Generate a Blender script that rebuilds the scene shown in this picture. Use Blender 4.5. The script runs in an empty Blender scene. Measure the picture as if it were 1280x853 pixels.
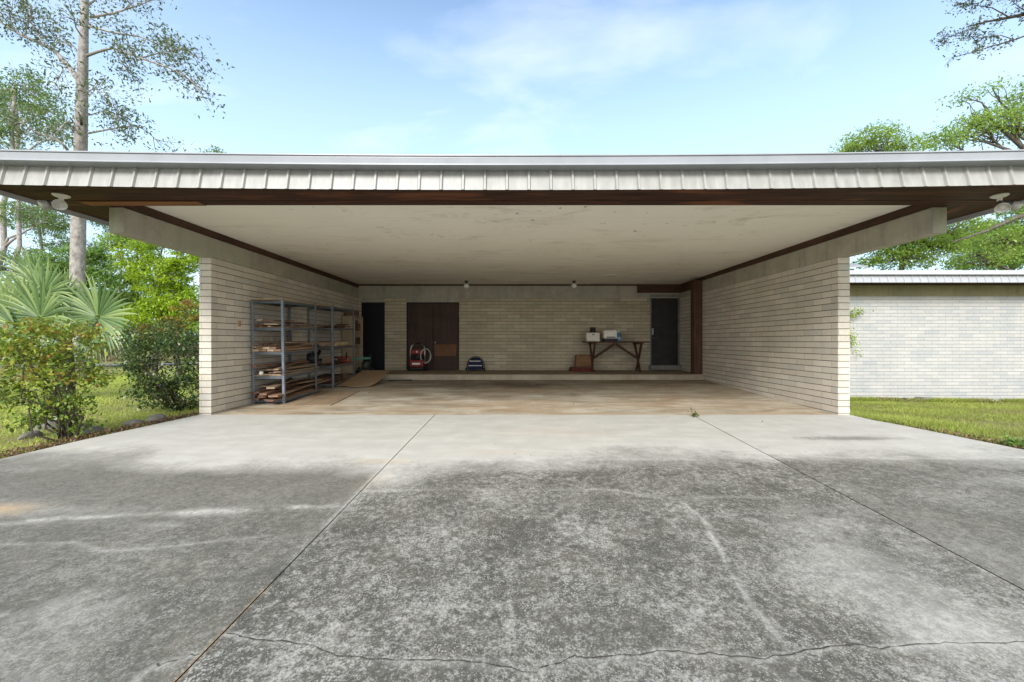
import bpy, bmesh, math, random
import numpy as np
from mathutils import Vector, Matrix, Euler

R = math.radians
rng = np.random.default_rng(7)
random.seed(7)
scene = bpy.context.scene
COL = scene.collection

# ------------------------------------------------------------------ camera
F = 510.0            # focal length in photo pixels (1280 wide)
CX, CY, CZ = 642.0, 426.5, 1.165
cam_d = bpy.data.cameras.new("camera")
cam = bpy.data.objects.new("camera", cam_d)
COL.objects.link(cam)
cam.location = (0, 0, CZ)
cam.rotation_euler = (R(90), 0, 0)
cam_d.sensor_width = 36.0
cam_d.lens = F / 1280 * 36
cam_d.shift_x = -2.0 / 1280
cam_d.clip_start = 0.05
cam_d.clip_end = 1000
scene.camera = cam

def P(x, y, d):
    """photo pixel at depth d -> world point"""
    return Vector(((x - CX) * d / F, d, CZ + (CY - y) * d / F))

def zd(y): return 0.033 * (y - 6.456)     # driveway height
def zf(y): return 0.028 * (y - 6.456)     # carport slab height
SL = math.atan(0.028)

# ------------------------------------------------------------------ world + sun
SUN_EL, SUN_AZ = R(31), R(197)   # azimuth measured clockwise from +Y (where the sun stands)
w = bpy.data.worlds.new("World"); scene.world = w
w.use_nodes = True
nt = w.node_tree; nt.nodes.clear()
out = nt.nodes.new('ShaderNodeOutputWorld')
bg = nt.nodes.new('ShaderNodeBackground'); bg.inputs['Strength'].default_value = 0.15
sky = nt.nodes.new('ShaderNodeTexSky'); sky.sky_type = 'NISHITA'; sky.sun_disc = False
sky.sun_elevation = SUN_EL; sky.sun_rotation = SUN_AZ
sky.air_density = 1.15; sky.dust_density = 0.3; sky.ozone_density = 1.2; sky.altitude = 0
tc = nt.nodes.new('ShaderNodeTexCoord')
sep = nt.nodes.new('ShaderNodeSeparateXYZ'); nt.links.new(tc.outputs['Generated'], sep.inputs[0])
# project the view direction on a cloud layer
mx = nt.nodes.new('ShaderNodeMath'); mx.operation = 'ADD'; mx.inputs[1].default_value = 0.22
nt.links.new(sep.outputs['Z'], mx.inputs[0])
mm = nt.nodes.new('ShaderNodeMath'); mm.operation = 'MAXIMUM'; mm.inputs[1].default_value = 0.05
nt.links.new(mx.outputs[0], mm.inputs[0])
dv = nt.nodes.new('ShaderNodeVectorMath'); dv.operation = 'DIVIDE'
cb = nt.nodes.new('ShaderNodeCombineXYZ')
for i in range(3): nt.links.new(mm.outputs[0], cb.inputs[i])
nt.links.new(tc.outputs['Generated'], dv.inputs[0]); nt.links.new(cb.outputs[0], dv.inputs[1])
mp = nt.nodes.new('ShaderNodeMapping'); mp.inputs['Scale'].default_value = (0.9, 1.7, 0.0)
mp.inputs['Location'].default_value = (0.27, 0.4, 0); mp.inputs['Rotation'].default_value = (0, 0, R(-18))
nt.links.new(dv.outputs[0], mp.inputs['Vector'])
nz = nt.nodes.new('ShaderNodeTexNoise'); nz.inputs['Scale'].default_value = 1.6; nz.inputs['Detail'].default_value = 7
nz.inputs['Roughness'].default_value = 0.55; nz.inputs['Distortion'].default_value = 0.35
nt.links.new(mp.outputs[0], nz.inputs['Vector'])
rp = nt.nodes.new('ShaderNodeValToRGB')
rp.color_ramp.elements[0].position = 0.50; rp.color_ramp.elements[0].color = (0, 0, 0, 1)
rp.color_ramp.elements[1].position = 0.80; rp.color_ramp.elements[1].color = (1, 1, 1, 1)
nt.links.new(nz.outputs['Fac'], rp.inputs[0])
# thin veil everywhere, thicker towards the horizon
vl = nt.nodes.new('ShaderNodeMapRange'); vl.inputs['From Min'].default_value = 0.30; vl.inputs['From Max'].default_value = 0.66
vl.inputs['To Min'].default_value = 0.80; vl.inputs['To Max'].default_value = 0.02
nt.links.new(sep.outputs['Z'], vl.inputs['Value'])
cm = nt.nodes.new('ShaderNodeMath'); cm.operation = 'MULTIPLY'; cm.inputs[1].default_value = 0.55
nt.links.new(rp.outputs[0], cm.inputs[0])
bk = nt.nodes.new('ShaderNodeMapRange'); bk.inputs['From Min'].default_value = 0.25; bk.inputs['From Max'].default_value = -0.35
bk.inputs['To Min'].default_value = 0.0; bk.inputs['To Max'].default_value = 0.9
nt.links.new(sep.outputs['Y'], bk.inputs['Value'])
def wmix(fac, a, b):
    x = nt.nodes.new('ShaderNodeMix'); x.data_type = 'RGBA'; nt.links.new(fac, x.inputs['Factor'])
    for k_, v_ in (('A', a), ('B', b)):
        if hasattr(v_, 'links'): nt.links.new(v_, x.inputs[k_])
        else: x.inputs[k_].default_value = (*v_, 1)
    return x.outputs['Result']
c1 = wmix(vl.outputs[0], sky.outputs[0], (2.75, 3.75, 4.75))          # thin veil towards the horizon
c2 = wmix(cm.outputs[0], c1, (4.25, 4.55, 5.1))                      # wispy cloud
c3 = wmix(bk.outputs[0], c2, (6.4, 6.5, 6.5))                       # white haze added behind the camera to neutralise the fill light
nt.links.new(c3, bg.inputs['Color'])
nt.links.new(bg.outputs[0], out.inputs['Surface'])

sd = bpy.data.lights.new("sun", 'SUN'); sd.energy = 2.3; sd.angle = R(20); sd.color = (1.0, 0.985, 0.96)
so = bpy.data.objects.new("sun", sd); COL.objects.link(so)
dirv = Vector((math.sin(SUN_AZ) * math.cos(SUN_EL), math.cos(SUN_AZ) * math.cos(SUN_EL), math.sin(SUN_EL)))
so.rotation_euler = (-dirv).to_track_quat('-Z', 'Y').to_euler()
so.location = (0, -20, 30)
scene.view_settings.view_transform = 'Standard'
scene.view_settings.look = 'None'
scene.view_settings.gamma = 1
scene.view_settings.exposure = 1.03
try:
    scene.cycles.use_denoising = True
    scene.cycles.max_bounces = 10
    scene.cycles.diffuse_bounces = 7
    scene.cycles.transparent_max_bounces = 6
except Exception: pass

# ------------------------------------------------------------------ mesh helpers
class MB:
    """collects geometry for ONE mesh object"""
    def __init__(s): s.v = []; s.f = []
    def add(s, vs, fs):
        o = len(s.v); s.v.extend([tuple(p) for p in vs]); s.f.extend([tuple(i + o for i in f) for f in fs]); return s
    def box(s, x0, x1, y0, y1, z0, z1, M=None):
        vs = [(x0,y0,z0),(x1,y0,z0),(x1,y1,z0),(x0,y1,z0),(x0,y0,z1),(x1,y0,z1),(x1,y1,z1),(x0,y1,z1)]
        if M is not None: vs = [M @ Vector(p) for p in vs]
        return s.add(vs, [(0,3,2,1),(4,5,6,7),(0,1,5,4),(1,2,6,5),(2,3,7,6),(3,0,4,7)])
    def tube(s, pts, rad, n=8, cap=True):
        pts = [Vector(p) for p in pts]
        if not hasattr(rad, '__len__'): rad = [rad] * len(pts)
        rings = []; up = Vector((0.13, 0.31, 0.94)).normalized()
        for i, p in enumerate(pts):
            t = (pts[min(i+1, len(pts)-1)] - pts[max(i-1, 0)])
            if t.length < 1e-9: t = Vector((0,0,1))
            t.normalize()
            a = up - t * up.dot(t)
            if a.length < 0.05: a = Vector((1,0,0)) - t * t.x
            a.normalize(); b = t.cross(a); up = a
            rings.append([p + (a * math.cos(2*math.pi*k/n) + b * math.sin(2*math.pi*k/n)) * rad[i] for k in range(n)])
        vs = [q for r in rings for q in r]; fs = []
        for i in range(len(rings)-1):
            for k in range(n):
                fs.append((i*n+k, i*n+(k+1)%n, (i+1)*n+(k+1)%n, (i+1)*n+k))
        if cap:
            fs.append(tuple(range(n-1, -1, -1))); fs.append(tuple((len(rings)-1)*n + k for k in range(n)))
        return s.add(vs, fs)
    def lathe(s, prof, origin=(0,0,0), axis=(0,0,1), n=20):
        q = Vector((0,0,1)).rotation_difference(Vector(axis).normalized()); o = Vector(origin)
        vs = []; fs = []
        for r, h in prof:
            for k in range(n):
                a = 2*math.pi*k/n
                vs.append(o + q @ Vector((r*math.cos(a), r*math.sin(a), h)))
        for i in range(len(prof)-1):
            for k in range(n):
                fs.append((i*n+k, i*n+(k+1)%n, (i+1)*n+(k+1)%n, (i+1)*n+k))
        fs.append(tuple(range(n-1,-1,-1))); fs.append(tuple((len(prof)-1)*n+k for k in range(n)))
        return s.add(vs, fs)
    def build(s, name, m, parent=None, smooth=False, bevel=0, loc=None, rot=None):
        me = bpy.data.meshes.new(name); me.from_pydata(s.v, [], s.f); me.update()
        bm = bmesh.new(); bm.from_mesh(me); bmesh.ops.recalc_face_normals(bm, faces=bm.faces); bm.to_mesh(me); bm.free()
        return link(name, me, m, parent, smooth, bevel, loc, rot)

def link(name, me, m, parent=None, smooth=False, bevel=0, loc=None, rot=None):
    o = bpy.data.objects.new(name, me); COL.objects.link(o)
    if m is not None: me.materials.append(m)
    if parent is not None: o.parent = parent
    if loc is not None: o.location = loc
    if rot is not None: o.rotation_euler = rot
    if smooth:
        me.polygons.foreach_set('use_smooth', [True]*len(me.polygons))
    if bevel:
        b = o.modifiers.new('bevel', 'BEVEL'); b.width = bevel; b.segments = 2; b.limit_method = 'ANGLE'; b.angle_limit = R(40)
    return o

def tag(o, label=None, cat=None, group=None, kind=None):
    if label: o['label'] = label
    if cat: o['category'] = cat
    if group: o['group'] = group
    if kind: o['kind'] = kind
    return o

def empty(name, loc, label, cat, group=None, rot=None):
    o = bpy.data.objects.new(name, None); COL.objects.link(o); o.location = loc
    o.empty_display_size = 0.1
    if rot is not None: o.rotation_euler = rot
    return tag(o, label, cat, group)

def copy_tree(o, parent=None):
    c = o.copy(); COL.objects.link(c)
    if parent is not None: c.parent = parent
    for ch in list(o.children): copy_tree(ch, c)
    return c

def mesh_np(name, V, faces_flat, loop_tot, m, parent=None, attrs=None, smooth=False):
    me = bpy.data.meshes.new(name)
    V = np.ascontiguousarray(V, dtype=np.float32)
    me.vertices.add(len(V)); me.vertices.foreach_set('co', V.ravel())
    me.loops.add(len(faces_flat)); me.loops.foreach_set('vertex_index', np.ascontiguousarray(faces_flat, dtype=np.int32))
    me.polygons.add(len(loop_tot))
    ls = np.concatenate([[0], np.cumsum(loop_tot)[:-1]]).astype(np.int32)
    me.polygons.foreach_set('loop_start', ls)
    if smooth: me.polygons.foreach_set('use_smooth', np.ones(len(loop_tot), dtype=bool))
    for k, a in (attrs or {}).items():
        at = me.attributes.new(k, 'FLOAT', 'POINT'); at.data.foreach_set('value', np.ascontiguousarray(a, dtype=np.float32))
    me.update(calc_edges=True); me.validate()
    return link(name, me, m, parent)

# numpy value noise
def vnoise(x, y, seed=0):
    xi = np.floor(x).astype(np.int64); yi = np.floor(y).astype(np.int64)
    fx = x - xi; fy = y - yi
    fx = fx*fx*(3-2*fx); fy = fy*fy*(3-2*fy)
    def h(a, b):
        n = (a*374761393 + b*668265263 + seed*1442695041) & 0x7fffffff
        n = ((n ^ (n >> 13)) * 1274126177) & 0x7fffffff
        n = n ^ (n >> 16)
        return (n & 0xffff) / 65535.0
    return (h(xi,yi)*(1-fx)+h(xi+1,yi)*fx)*(1-fy) + (h(xi,yi+1)*(1-fx)+h(xi+1,yi+1)*fx)*fy
def fbm(x, y, seed=0, oct=5, rough=0.5):
    a = 0; amp = 1; tot = 0
    for i in range(oct):
        a = a + amp*vnoise(x*2**i + 17.3*i, y*2**i + 9.1*i, seed+i); tot += amp; amp *= rough
    return a/tot
def sstep(a, b, x):
    t = np.clip((x-a)/(b-a), 0, 1); return t*t*(3-2*t)

# ------------------------------------------------------------------ material helpers
class N:
    def __init__(s, name):
        s.m = bpy.data.materials.new(name); s.m.use_nodes = True
        s.t = s.m.node_tree; s.b = s.t.nodes['Principled BSDF']; s.o = s.t.nodes['Material Output']
    def n(s, typ, **kw):
        x = s.t.nodes.new(typ)
        for k, v in kw.items(): setattr(x, k, v)
        return x
    def l(s, a, b): s.t.links.new(a, b)
    def coord(s, kind='Object', scale=(1,1,1), rot=(0,0,0)):
        c = s.n('ShaderNodeTexCoord'); m = s.n('ShaderNodeMapping')
        m.inputs['Scale'].default_value = scale; m.inputs['Rotation'].default_value = rot
        s.l(c.outputs[kind], m.inputs[0]); return m.outputs[0]
    def noise(s, vec, scale, detail=5, rough=0.5, dist=0):
        x = s.n('ShaderNodeTexNoise'); x.inputs['Scale'].default_value = scale; x.inputs['Detail'].default_value = detail
        x.inputs['Roughness'].default_value = rough; x.inputs['Distortion'].default_value = dist
        if vec is not None: s.l(vec, x.inputs['Vector'])
        return x.outputs['Fac']
    def ramp(s, fac, stops):
        x = s.n('ShaderNodeValToRGB'); cr = x.color_ramp
        while len(cr.elements) < len(stops): cr.elements.new(0.5)
        for e, (p, c) in zip(cr.elements, stops):
            e.position = p; e.color = (c, c, c, 1) if not hasattr(c, '__len__') else (*c, 1)
        s.l(fac, x.inputs[0]); return x.outputs[0]
    def mix(s, fac, a, b, mode='MIX'):
        x = s.n('ShaderNodeMix', data_type='RGBA', blend_type=mode)
        for inp, v in ((x.inputs['Factor'], fac), (x.inputs['A'], a), (x.inputs['B'], b)):
            if hasattr(v, 'is_linked') or hasattr(v, 'links'): s.l(v, inp)
            elif hasattr(v, '__len__'): inp.default_value = (*v, 1) if len(v) == 3 else v
            else: inp.default_value = v if inp.type == 'VALUE' else (v, v, v, 1)
        return x.outputs['Result']
    def math(s, op, a, b=0.0, c=None, clamp=False):
        x = s.n('ShaderNodeMath', operation=op); x.use_clamp = clamp
        for i, v in enumerate((a, b, c)):
            if v is None: continue
            if hasattr(v, 'links'): s.l(v, x.inputs[i])
            else: x.inputs[i].default_value = v
        return x.outputs[0]
    def attr(s, name):
        x = s.n('ShaderNodeAttribute'); x.attribute_name = name; return x.outputs['Fac']
    def bump(s, h, strength=0.3, dist=0.01):
        x = s.n('ShaderNodeBump'); x.inputs['Strength'].default_value = strength; x.inputs['Distance'].default_value = dist
        s.l(h, x.inputs['Height']); s.l(x.outputs[0], s.b.inputs['Normal'])
    def fin(s, col=None, rough=0.7, metal=0.0, spec=0.3):
        if col is not None:
            if hasattr(col, 'links'): s.l(col, s.b.inputs['Base Color'])
            else: s.b.inputs['Base Color'].default_value = (*col, 1)
        if hasattr(rough, 'links'): s.l(rough, s.b.inputs['Roughness'])
        else: s.b.inputs['Roughness'].default_value = rough
        s.b.inputs['Metallic'].default_value = metal
        s.b.inputs['Specular IOR Level'].default_value = spec
        return s.m

def mat_plain(name, c, rough=0.6, metal=0.0, var=0.25, scale=9.0, spec=0.3, bump=0.05):
    n = N(name); v = n.coord()
    f = n.noise(v, scale, 6, 0.6)
    lo = tuple(x*(1-var) for x in c); hi = tuple(min(1, x*(1+var)) for x in c)
    col = n.ramp(f, [(0.3, lo), (0.7, hi)])
    if bump: n.bump(n.noise(v, scale*9, 4), bump, 0.004)
    return n.fin(col, rough, metal, spec)

def mat_wood(name, c1, c2, grain=(1.2, 22, 22), rough=0.65):
    n = N(name); v = n.coord('Object', grain)
    f = n.noise(v, 1.6, 7, 0.62, 0.6)
    g = n.noise(n.coord('Object', (0.8, 2, 2)), 1.7, 4)
    col = n.ramp(f, [(0.3, c1), (0.72, c2)])
    col = n.mix(n.ramp(g, [(0.35, 0.0), (0.75, 0.45)]), col, tuple(x*0.6 for x in c1))
    n.bump(f, 0.25, 0.003)
    return n.fin(col, rough)

def mat_brick(name, pal, mortar, z0, dirt=None, grime=0.4, xoff=0.0):
    """running-bond split-face block; bed joints are real geometry, head joints + per-block tint in the shader"""
    n = N(name)
    geo = n.n('ShaderNodeNewGeometry'); sn = n.n('ShaderNodeSeparateXYZ'); n.l(geo.outputs['True Normal'], sn.inputs[0])
    tc = n.n('ShaderNodeTexCoord'); sp = n.n('ShaderNodeSeparateXYZ'); n.l(tc.outputs['Object'], sp.inputs[0])
    ax = n.math('GREATER_THAN', n.math('ABSOLUTE', sn.outputs['X']), 0.5)
    u = n.math('ADD', n.math('MULTIPLY', ax, sp.outputs['Y']), n.math('MULTIPLY', n.math('SUBTRACT', 1.0, ax), sp.outputs['X']))
    cbn = n.n('ShaderNodeCombineXYZ'); n.l(n.math('ADD', u, 100*0.4116+xoff), cbn.inputs[0]); n.l(n.math('SUBTRACT', sp.outputs['Z'], z0-20*0.1029), cbn.inputs[1])
    br = n.n('ShaderNodeTexBrick'); n.l(cbn.outputs[0], br.inputs['Vector'])
    br.offset = 0.5; br.squash = 1.0
    br.inputs['Color1'].default_value = (0,0,0,1); br.inputs['Color2'].default_value = (1,1,1,1); br.inputs['Mortar'].default_value = (0.5,0.5,0.5,1)
    br.inputs['Scale'].default_value = 1.0; br.inputs['Mortar Size'].default_value = 0.0048; br.inputs['Mortar Smooth'].default_value = 0.3
    br.inputs['Brick Width'].default_value = 0.4116; br.inputs['Row Height'].default_value = 0.1029; br.inputs['Bias'].default_value = 0.0
    bc = n.ramp(br.outputs['Color'], [(i/(len(pal)-1)*0.9+0.05, c) for i, c in enumerate(pal)])
    v = tc.outputs['Object']
    f = n.noise(v, 38, 5, 0.65); bc = n.mix(n.ramp(f, [(0.3, 0.35), (0.62, 0.0)]), bc, tuple(x*0.62 for x in pal[0]))
    g = n.noise(v, 1.3, 5, 0.6); bc = n.mix(n.ramp(g, [(0.42, 0.0), (0.72, grime)]), bc, dirt or tuple(x*0.6 for x in pal[0]))
    col = n.mix(br.outputs['Fac'], bc, mortar)
    n.bump(n.math('SUBTRACT', n.math('MULTIPLY', f, 0.5), n.math('MULTIPLY', br.outputs['Fac'], 1.2)), 0.35, 0.008)
    return n.fin(col, 0.85, 0, 0.15)

def mat_concrete(name, c, stain, green=None, amt=0.6, streak=True, rough=0.85):
    n = N(name); v = n.coord()
    f = n.noise(v, 2.2, 8, 0.65, 0.4)
    col = n.ramp(f, [(0.28, stain), (0.72, c)])
    s = n.noise(n.coord('Object', (7, 7, 0.6)), 1.0, 6, 0.6)
    if streak: col = n.mix(n.ramp(s, [(0.5, 0.0), (0.78, amt)]), col, tuple(x*0.55 for x in stain))
    if green: col = n.mix(n.ramp(n.noise(v, 1.1, 5, 0.6), [(0.48, 0.0), (0.7, 0.7)]), col, green)
    fine = n.noise(v, 60, 5, 0.7)
    col = n.mix(n.ramp(fine, [(0.3, 0.3), (0.55, 0.0)]), col, tuple(x*0.5 for x in stain))
    n.bump(fine, 0.25, 0.006)
    return n.fin(col, rough, 0, 0.2)

# ---- shared materials
M = {}
M['brick_in'] = mat_brick('tan_block', [(.58,.53,.455),(.635,.585,.505),(.50,.485,.435),(.61,.56,.48),(.67,.615,.53),(.56,.50,.42)], (.35,.31,.255), 2.488)
M['brick_wing'] = mat_brick('white_block', [(.385,.385,.38),(.425,.42,.41),(.345,.36,.37),(.41,.405,.398),(.435,.43,.42)], (.24,.235,.225), 2.51, dirt=(.55,.54,.48), grime=0.3)
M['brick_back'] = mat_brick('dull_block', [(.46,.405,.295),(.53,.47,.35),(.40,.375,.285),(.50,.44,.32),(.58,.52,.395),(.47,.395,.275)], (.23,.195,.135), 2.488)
M['mortar'] = mat_plain('mortar', (.17,.145,.11), 0.95, var=.3)
M['mortar_light'] = mat_plain('pale_mortar', (.20,.195,.18), 0.95, var=.2)
M['beam'] = mat_concrete('weathered_beam', (.50,.465,.385), (.33,.31,.26), (.31,.325,.25), 0.5)
M['beam_end'] = mat_concrete('beam_end', (.44,.42,.33), (.30,.29,.22), (.26,.27,.18), 0.6)
M['band'] = mat_concrete('stained_band', (.36,.325,.21), (.22,.195,.11), (.20,.20,.125), 0.5)
M['kerb'] = mat_concrete('kerb', (.50,.45,.36), (.30,.25,.18), None, 0.3, False)
M['trim'] = mat_wood('brown_trim', (.045,.022,.014), (.11,.055,.035), (0.7,0.7,14))
M['soffit'] = None
M['white_metal'] = mat_plain('white_metal', (.45,.46,.47), 0.38, 0.0, .08, 3, 0.5, 0.02)
M['gutter'] = mat_plain('gutter_metal', (.285,.30,.325), 0.35, 0.0, .10, 2.5, 0.5, 0.02)
M['steel'] = None
M['black'] = mat_plain('black_plastic', (.018,.018,.020), 0.5)
M['rubber'] = mat_plain('rubber', (.02,.02,.02), 0.85)
M['dark_metal'] = mat_plain('dark_metal', (.06,.06,.062), 0.5, 0.3)
M['chrome'] = mat_plain('worn_chrome', (.5,.5,.5), 0.3, 0.9, .15)
M['red'] = mat_plain('red_paint', (.22,.028,.026), 0.45)
M['navy'] = mat_plain('navy_cloth', (.012,.018,.05), 0.75)
M['pale'] = mat_plain('pale_plastic', (.62,.60,.53), 0.5, var=.1)
M['white_pl'] = mat_plain('white_plastic', (.74,.72,.66), 0.45, var=.08)
M['glass_w'] = mat_plain('milk_glass', (.78,.77,.73), 0.2, var=.04, spec=.5, bump=0)
M['blue'] = mat_plain('blue_plastic', (.06,.16,.32), 0.4)

def mat_ribbed():
    n = N('ribbed_sheet'); v = n.coord('Object', (9, 9, 1.2))
    f = n.noise(v, 1.6, 6, 0.6); g = n.noise(n.coord(), 2.6, 6, 0.65)
    col = n.ramp(f, [(0.3, (.24,.238,.222)), (0.65, (.335,.332,.315))])
    col = n.mix(n.ramp(g, [(0.5, 0.0), (0.72, 0.55)]), col, (.31,.31,.27))
    return n.fin(col, 0.42, 0.0, 0.5)
M['ribbed'] = mat_ribbed()

def mat_soffit(name, along):
    n = N(name)
    gr = {'x': (0.5, 9, 9), 'y': (9, 0.5, 9)}[along]
    f = n.noise(n.coord('Object', gr), 2.2, 8, 0.65, 0.5)
    col = n.ramp(f, [(0.30, (.018,.008,.006)), (0.5, (.05,.022,.014)), (0.72, (.11,.046,.025))])
    g = n.noise(n.coord('Object', {'x': (.55, 2.5, 2), 'y': (2.5, .55, 2)}[along]), 1.25, 4, 0.5)
    col = n.mix(n.ramp(g, [(0.58, 0.0), (0.66, 0.8)]), col, (.17,.062,.028))
    n.bump(f, 0.3, 0.006)
    return n.fin(col, 0.7, 0, 0.2)
M['soffit_x'] = mat_soffit('soffit_boards_across', 'x'); M['soffit_y'] = mat_soffit('soffit_boards_deep', 'y')

def mat_ceiling():
    n = N('cream_ceiling'); v = n.coord()
    f = n.noise(v, 0.9, 6, 0.6)
    col = n.ramp(f, [(0.3, (.85,.82,.74)), (0.7, (.90,.87,.79))])
    s = n.noise(n.coord('Object', (0.7, 1.3, 1)), 1.4, 9, 0.72, 0.8)
    col = n.mix(n.ramp(s, [(0.53, 0.0), (0.72, 0.55)]), col, (.50,.43,.33))
    # small scratches and marks
    k = n.noise(n.coord('Object', (2.2, 9, 1)), 2.4, 2, 0.5)
    dr_ = n.ramp(n.noise(v, 0.55, 3, 0.5), [(0.50, 0.0), (0.64, 1.0)])
    col = n.mix(n.math('MULTIPLY', dr_, n.ramp(k, [(0.65, 0.0), (0.69, 0.7)])), col, (.30,.24,.16))
    d = n.noise(v, 9, 2, 0.5)
    col = n.mix(n.math('MULTIPLY', n.ramp(n.noise(v, 0.8, 3, 0.5), [(0.5, 0.0), (0.6, 1.0)]), n.ramp(d, [(0.71, 0.0), (0.73, 0.8)])), col, (.25,.2,.14))
    # streaks along the boards towards the back
    st = n.noise(n.coord('Object', (0.5, 10, 1)), 1.5, 5, 0.6)
    sp = n.n('ShaderNodeSeparateXYZ'); n.l(v, sp.inputs[0])
    dep = n.n('ShaderNodeMapRange'); dep.inputs['From Min'].default_value = 7; dep.inputs['From Max'].default_value = 12
    dep.inputs['To Min'].default_value = 0.0; dep.inputs['To Max'].default_value = 0.4; n.l(sp.outputs['Y'], dep.inputs['Value'])
    col = n.mix(n.math('MULTIPLY', n.ramp(st, [(0.45, 0.0), (0.68, 1.0)]), dep.outputs[0]), col, (.40,.34,.25))
    # sheet joints every 1.22 m across the depth
    jt = n.math('PINGPONG', n.math('ADD', sp.outputs['Y'], 0.31), 0.61)
    col = n.mix(n.math('MULTIPLY', n.math('LESS_THAN', jt, 0.004), 0.35), col, (.36,.31,.24))
    n.bump(n.noise(v, 3, 4), 0.08, 0.02)
    return n.fin(col, 0.75, 0, 0.2)
M['ceiling'] = mat_ceiling()

def mat_steel():
    n = N('grey_slotted_steel'); v = n.coord()
    f = n.noise(v, 12, 5)
    return n.fin(n.ramp(f, [(0.3, (.085,.105,.13)), (0.7, (.14,.165,.195))]), 0.45, 0.35, 0.5)
M['steel'] = mat_steel()
def mat_post():
    n = N('slotted_post'); v = n.coord(); sp = n.n('ShaderNodeSeparateXYZ'); n.l(v, sp.inputs[0])
    pz = n.math('PINGPONG', sp.outputs['Z'], 0.019)
    hole = n.math('GREATER_THAN', pz, 0.013)
    f = n.noise(v, 12, 5)
    col = n.mix(n.math('MULTIPLY', hole, 0.65), n.ramp(f, [(0.3, (.16,.195,.235)), (0.7, (.25,.29,.345))]), (.05,.055,.06))
    return n.fin(col, 0.45, 0.2, 0.5)
M['post'] = mat_post()
M['deck'] = mat_wood('particle_deck', (.20,.14,.09), (.34,.26,.18), (6,6,6))
M['plank_a'] = mat_wood('weathered_plank', (.20,.115,.07), (.38,.25,.165), (16, 1.0, 16))
M['plank_b'] = mat_wood('reddish_plank', (.115,.055,.036), (.24,.135,.088), (16, 1.0, 16))
M['plank_c'] = mat_wood('pale_pine', (.42,.31,.20), (.60,.48,.34), (16, 1.0, 16))
M['plank_d'] = mat_wood('dark_plank', (.06,.032,.022), (.14,.08,.05), (16, 1.0, 16))
M['plywood'] = mat_wood('plywood', (.34,.25,.17), (.50,.39,.28), (9, 0.8, 9))
M['ply_brown'] = mat_wood('brown_ply', (.24,.165,.105), (.38,.29,.195), (9, 0.8, 9))
M['table_wood'] = mat_wood('stained_table', (.05,.022,.014), (.12,.055,.034), (1.2, 12, 12))
M['door_brown'] = mat_wood('brown_door', (.040,.024,.018), (.075,.045,.033), (14, 14, 0.6))
M['door_patch'] = mat_wood('rust_patch', (.13,.06,.025), (.20,.10,.045), (3, 3, 3))
M['door_black'] = mat_plain('charcoal_door', (.026,.025,.024), 0.55, var=.35, scale=5)
M['doorway_dark'] = mat_plain('doorway_darkness', (.006,.007,.011), 0.6, var=.2)
M['frame_grey'] = mat_plain('grey_frame', (.20,.20,.185), 0.7, var=.2)
M['book_ply'] = mat_wood('tan_bookcase', (.36,.29,.20), (.46,.38,.27), (9, 9, 0.8))

# ================================================================== THE CARPORT
XL, XR, YF, YB = -4.785, 5.133, 6.456, 12.59
ZW = 2.488        # top of the block walls
cp = empty('carport', (0, YF, 0), 'wide open flat roofed carport of tan block walls with cream ceiling', 'carport')
cp.location = (0, 0, 0)

CH = 0.1029
def block_wall(x0, x1, y0, y1, ztop, ncourse, jn=0.011, rec=0.007):
    """core (mortar) and courses (blocks) of a wall with raked bed joints"""
    core, crs = MB(), MB()
    core.box(x0+rec, x1-rec, y0+rec, y1-rec, ztop-ncourse*CH, ztop-0.002)
    for i in range(ncourse):
        z1 = ztop - i*CH - (0.003 if i else 0.0); z0_ = ztop - (i+1)*CH + jn - 0.003
        crs.box(x0, x1, y0, y1, z0_, z1)
    return core, crs

def add_wall(parent, x0, x1, y0, y1, ztop, nc, mb, mm, jn=0.011):
    core, crs = block_wall(x0, x1, y0, y1, ztop, nc, jn)
    wll = crs.build('wall', mb, parent)
    core.build('mortar_core', mm, wll)
    return wll

wl = add_wall(cp, XL-0.19, XL, YF, YB+0.2, ZW, 27, M['brick_in'], M['mortar'])
wr = add_wall(cp, XR, XR+0.187, YF, YB+0.2, ZW, 27, M['brick_in'], M['mortar'])
# back wall segments between the openings
def bx(px): return (px - CX) * YB / F
D1 = (bx(451.5), bx(481)); D2 = (bx(508), bx(574)); D3 = (bx(813), bx(849))
add_wall(cp, XL+0.001, D1[0], YB, YB+0.19, ZW, 24, M['brick_back'], M['mortar'])
add_wall(cp, D1[1], D2[0], YB, YB+0.19, ZW, 24, M['brick_back'], M['mortar'])
add_wall(cp, D2[1], D3[0], YB, YB+0.19, ZW, 24, M['brick_back'], M['mortar'])
add_wall(cp, D3[1], XR-0.001, YB, YB+0.19, ZW, 24, M['brick_in'], M['mortar'])
MB().box(XL-0.19, XR+0.187, YB+0.205, YB+0.32, -0.3, 2.908).build('backing_wall', M['mortar'], cp)  # unseen backing added to stop daylight leaking between the door leaves
# lintels over the openings + the concrete beam at the back
MB().box(XL+0.002, XR-0.002, YB-0.012, YB+0.19, ZW+0.001, 2.868).build('concrete_lintel', M['beam'], cp, bevel=0.006)
for a, b in (D1, D2):
    MB().box(a+0.001, b-0.001, YB+0.003, YB+0.19, 2.362, ZW-0.001).build('concrete_lintel', M['beam'], cp)
# side beams with the cantilevered ends
for (x0, x1) in ((XL-0.179, XL), (XR, XR+0.184)):
    b_ = MB().box(x0, x1, 5.007, YB+0.19, ZW+0.001, 2.808)
    bo = b_.build('concrete_beam', M['beam'], cp, bevel=0.012)
    MB().box(x0+0.004, x1-0.004, 5.003, 5.0068, ZW+0.006, 2.803).build('beam_end_face', M['beam_end'], bo)
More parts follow.
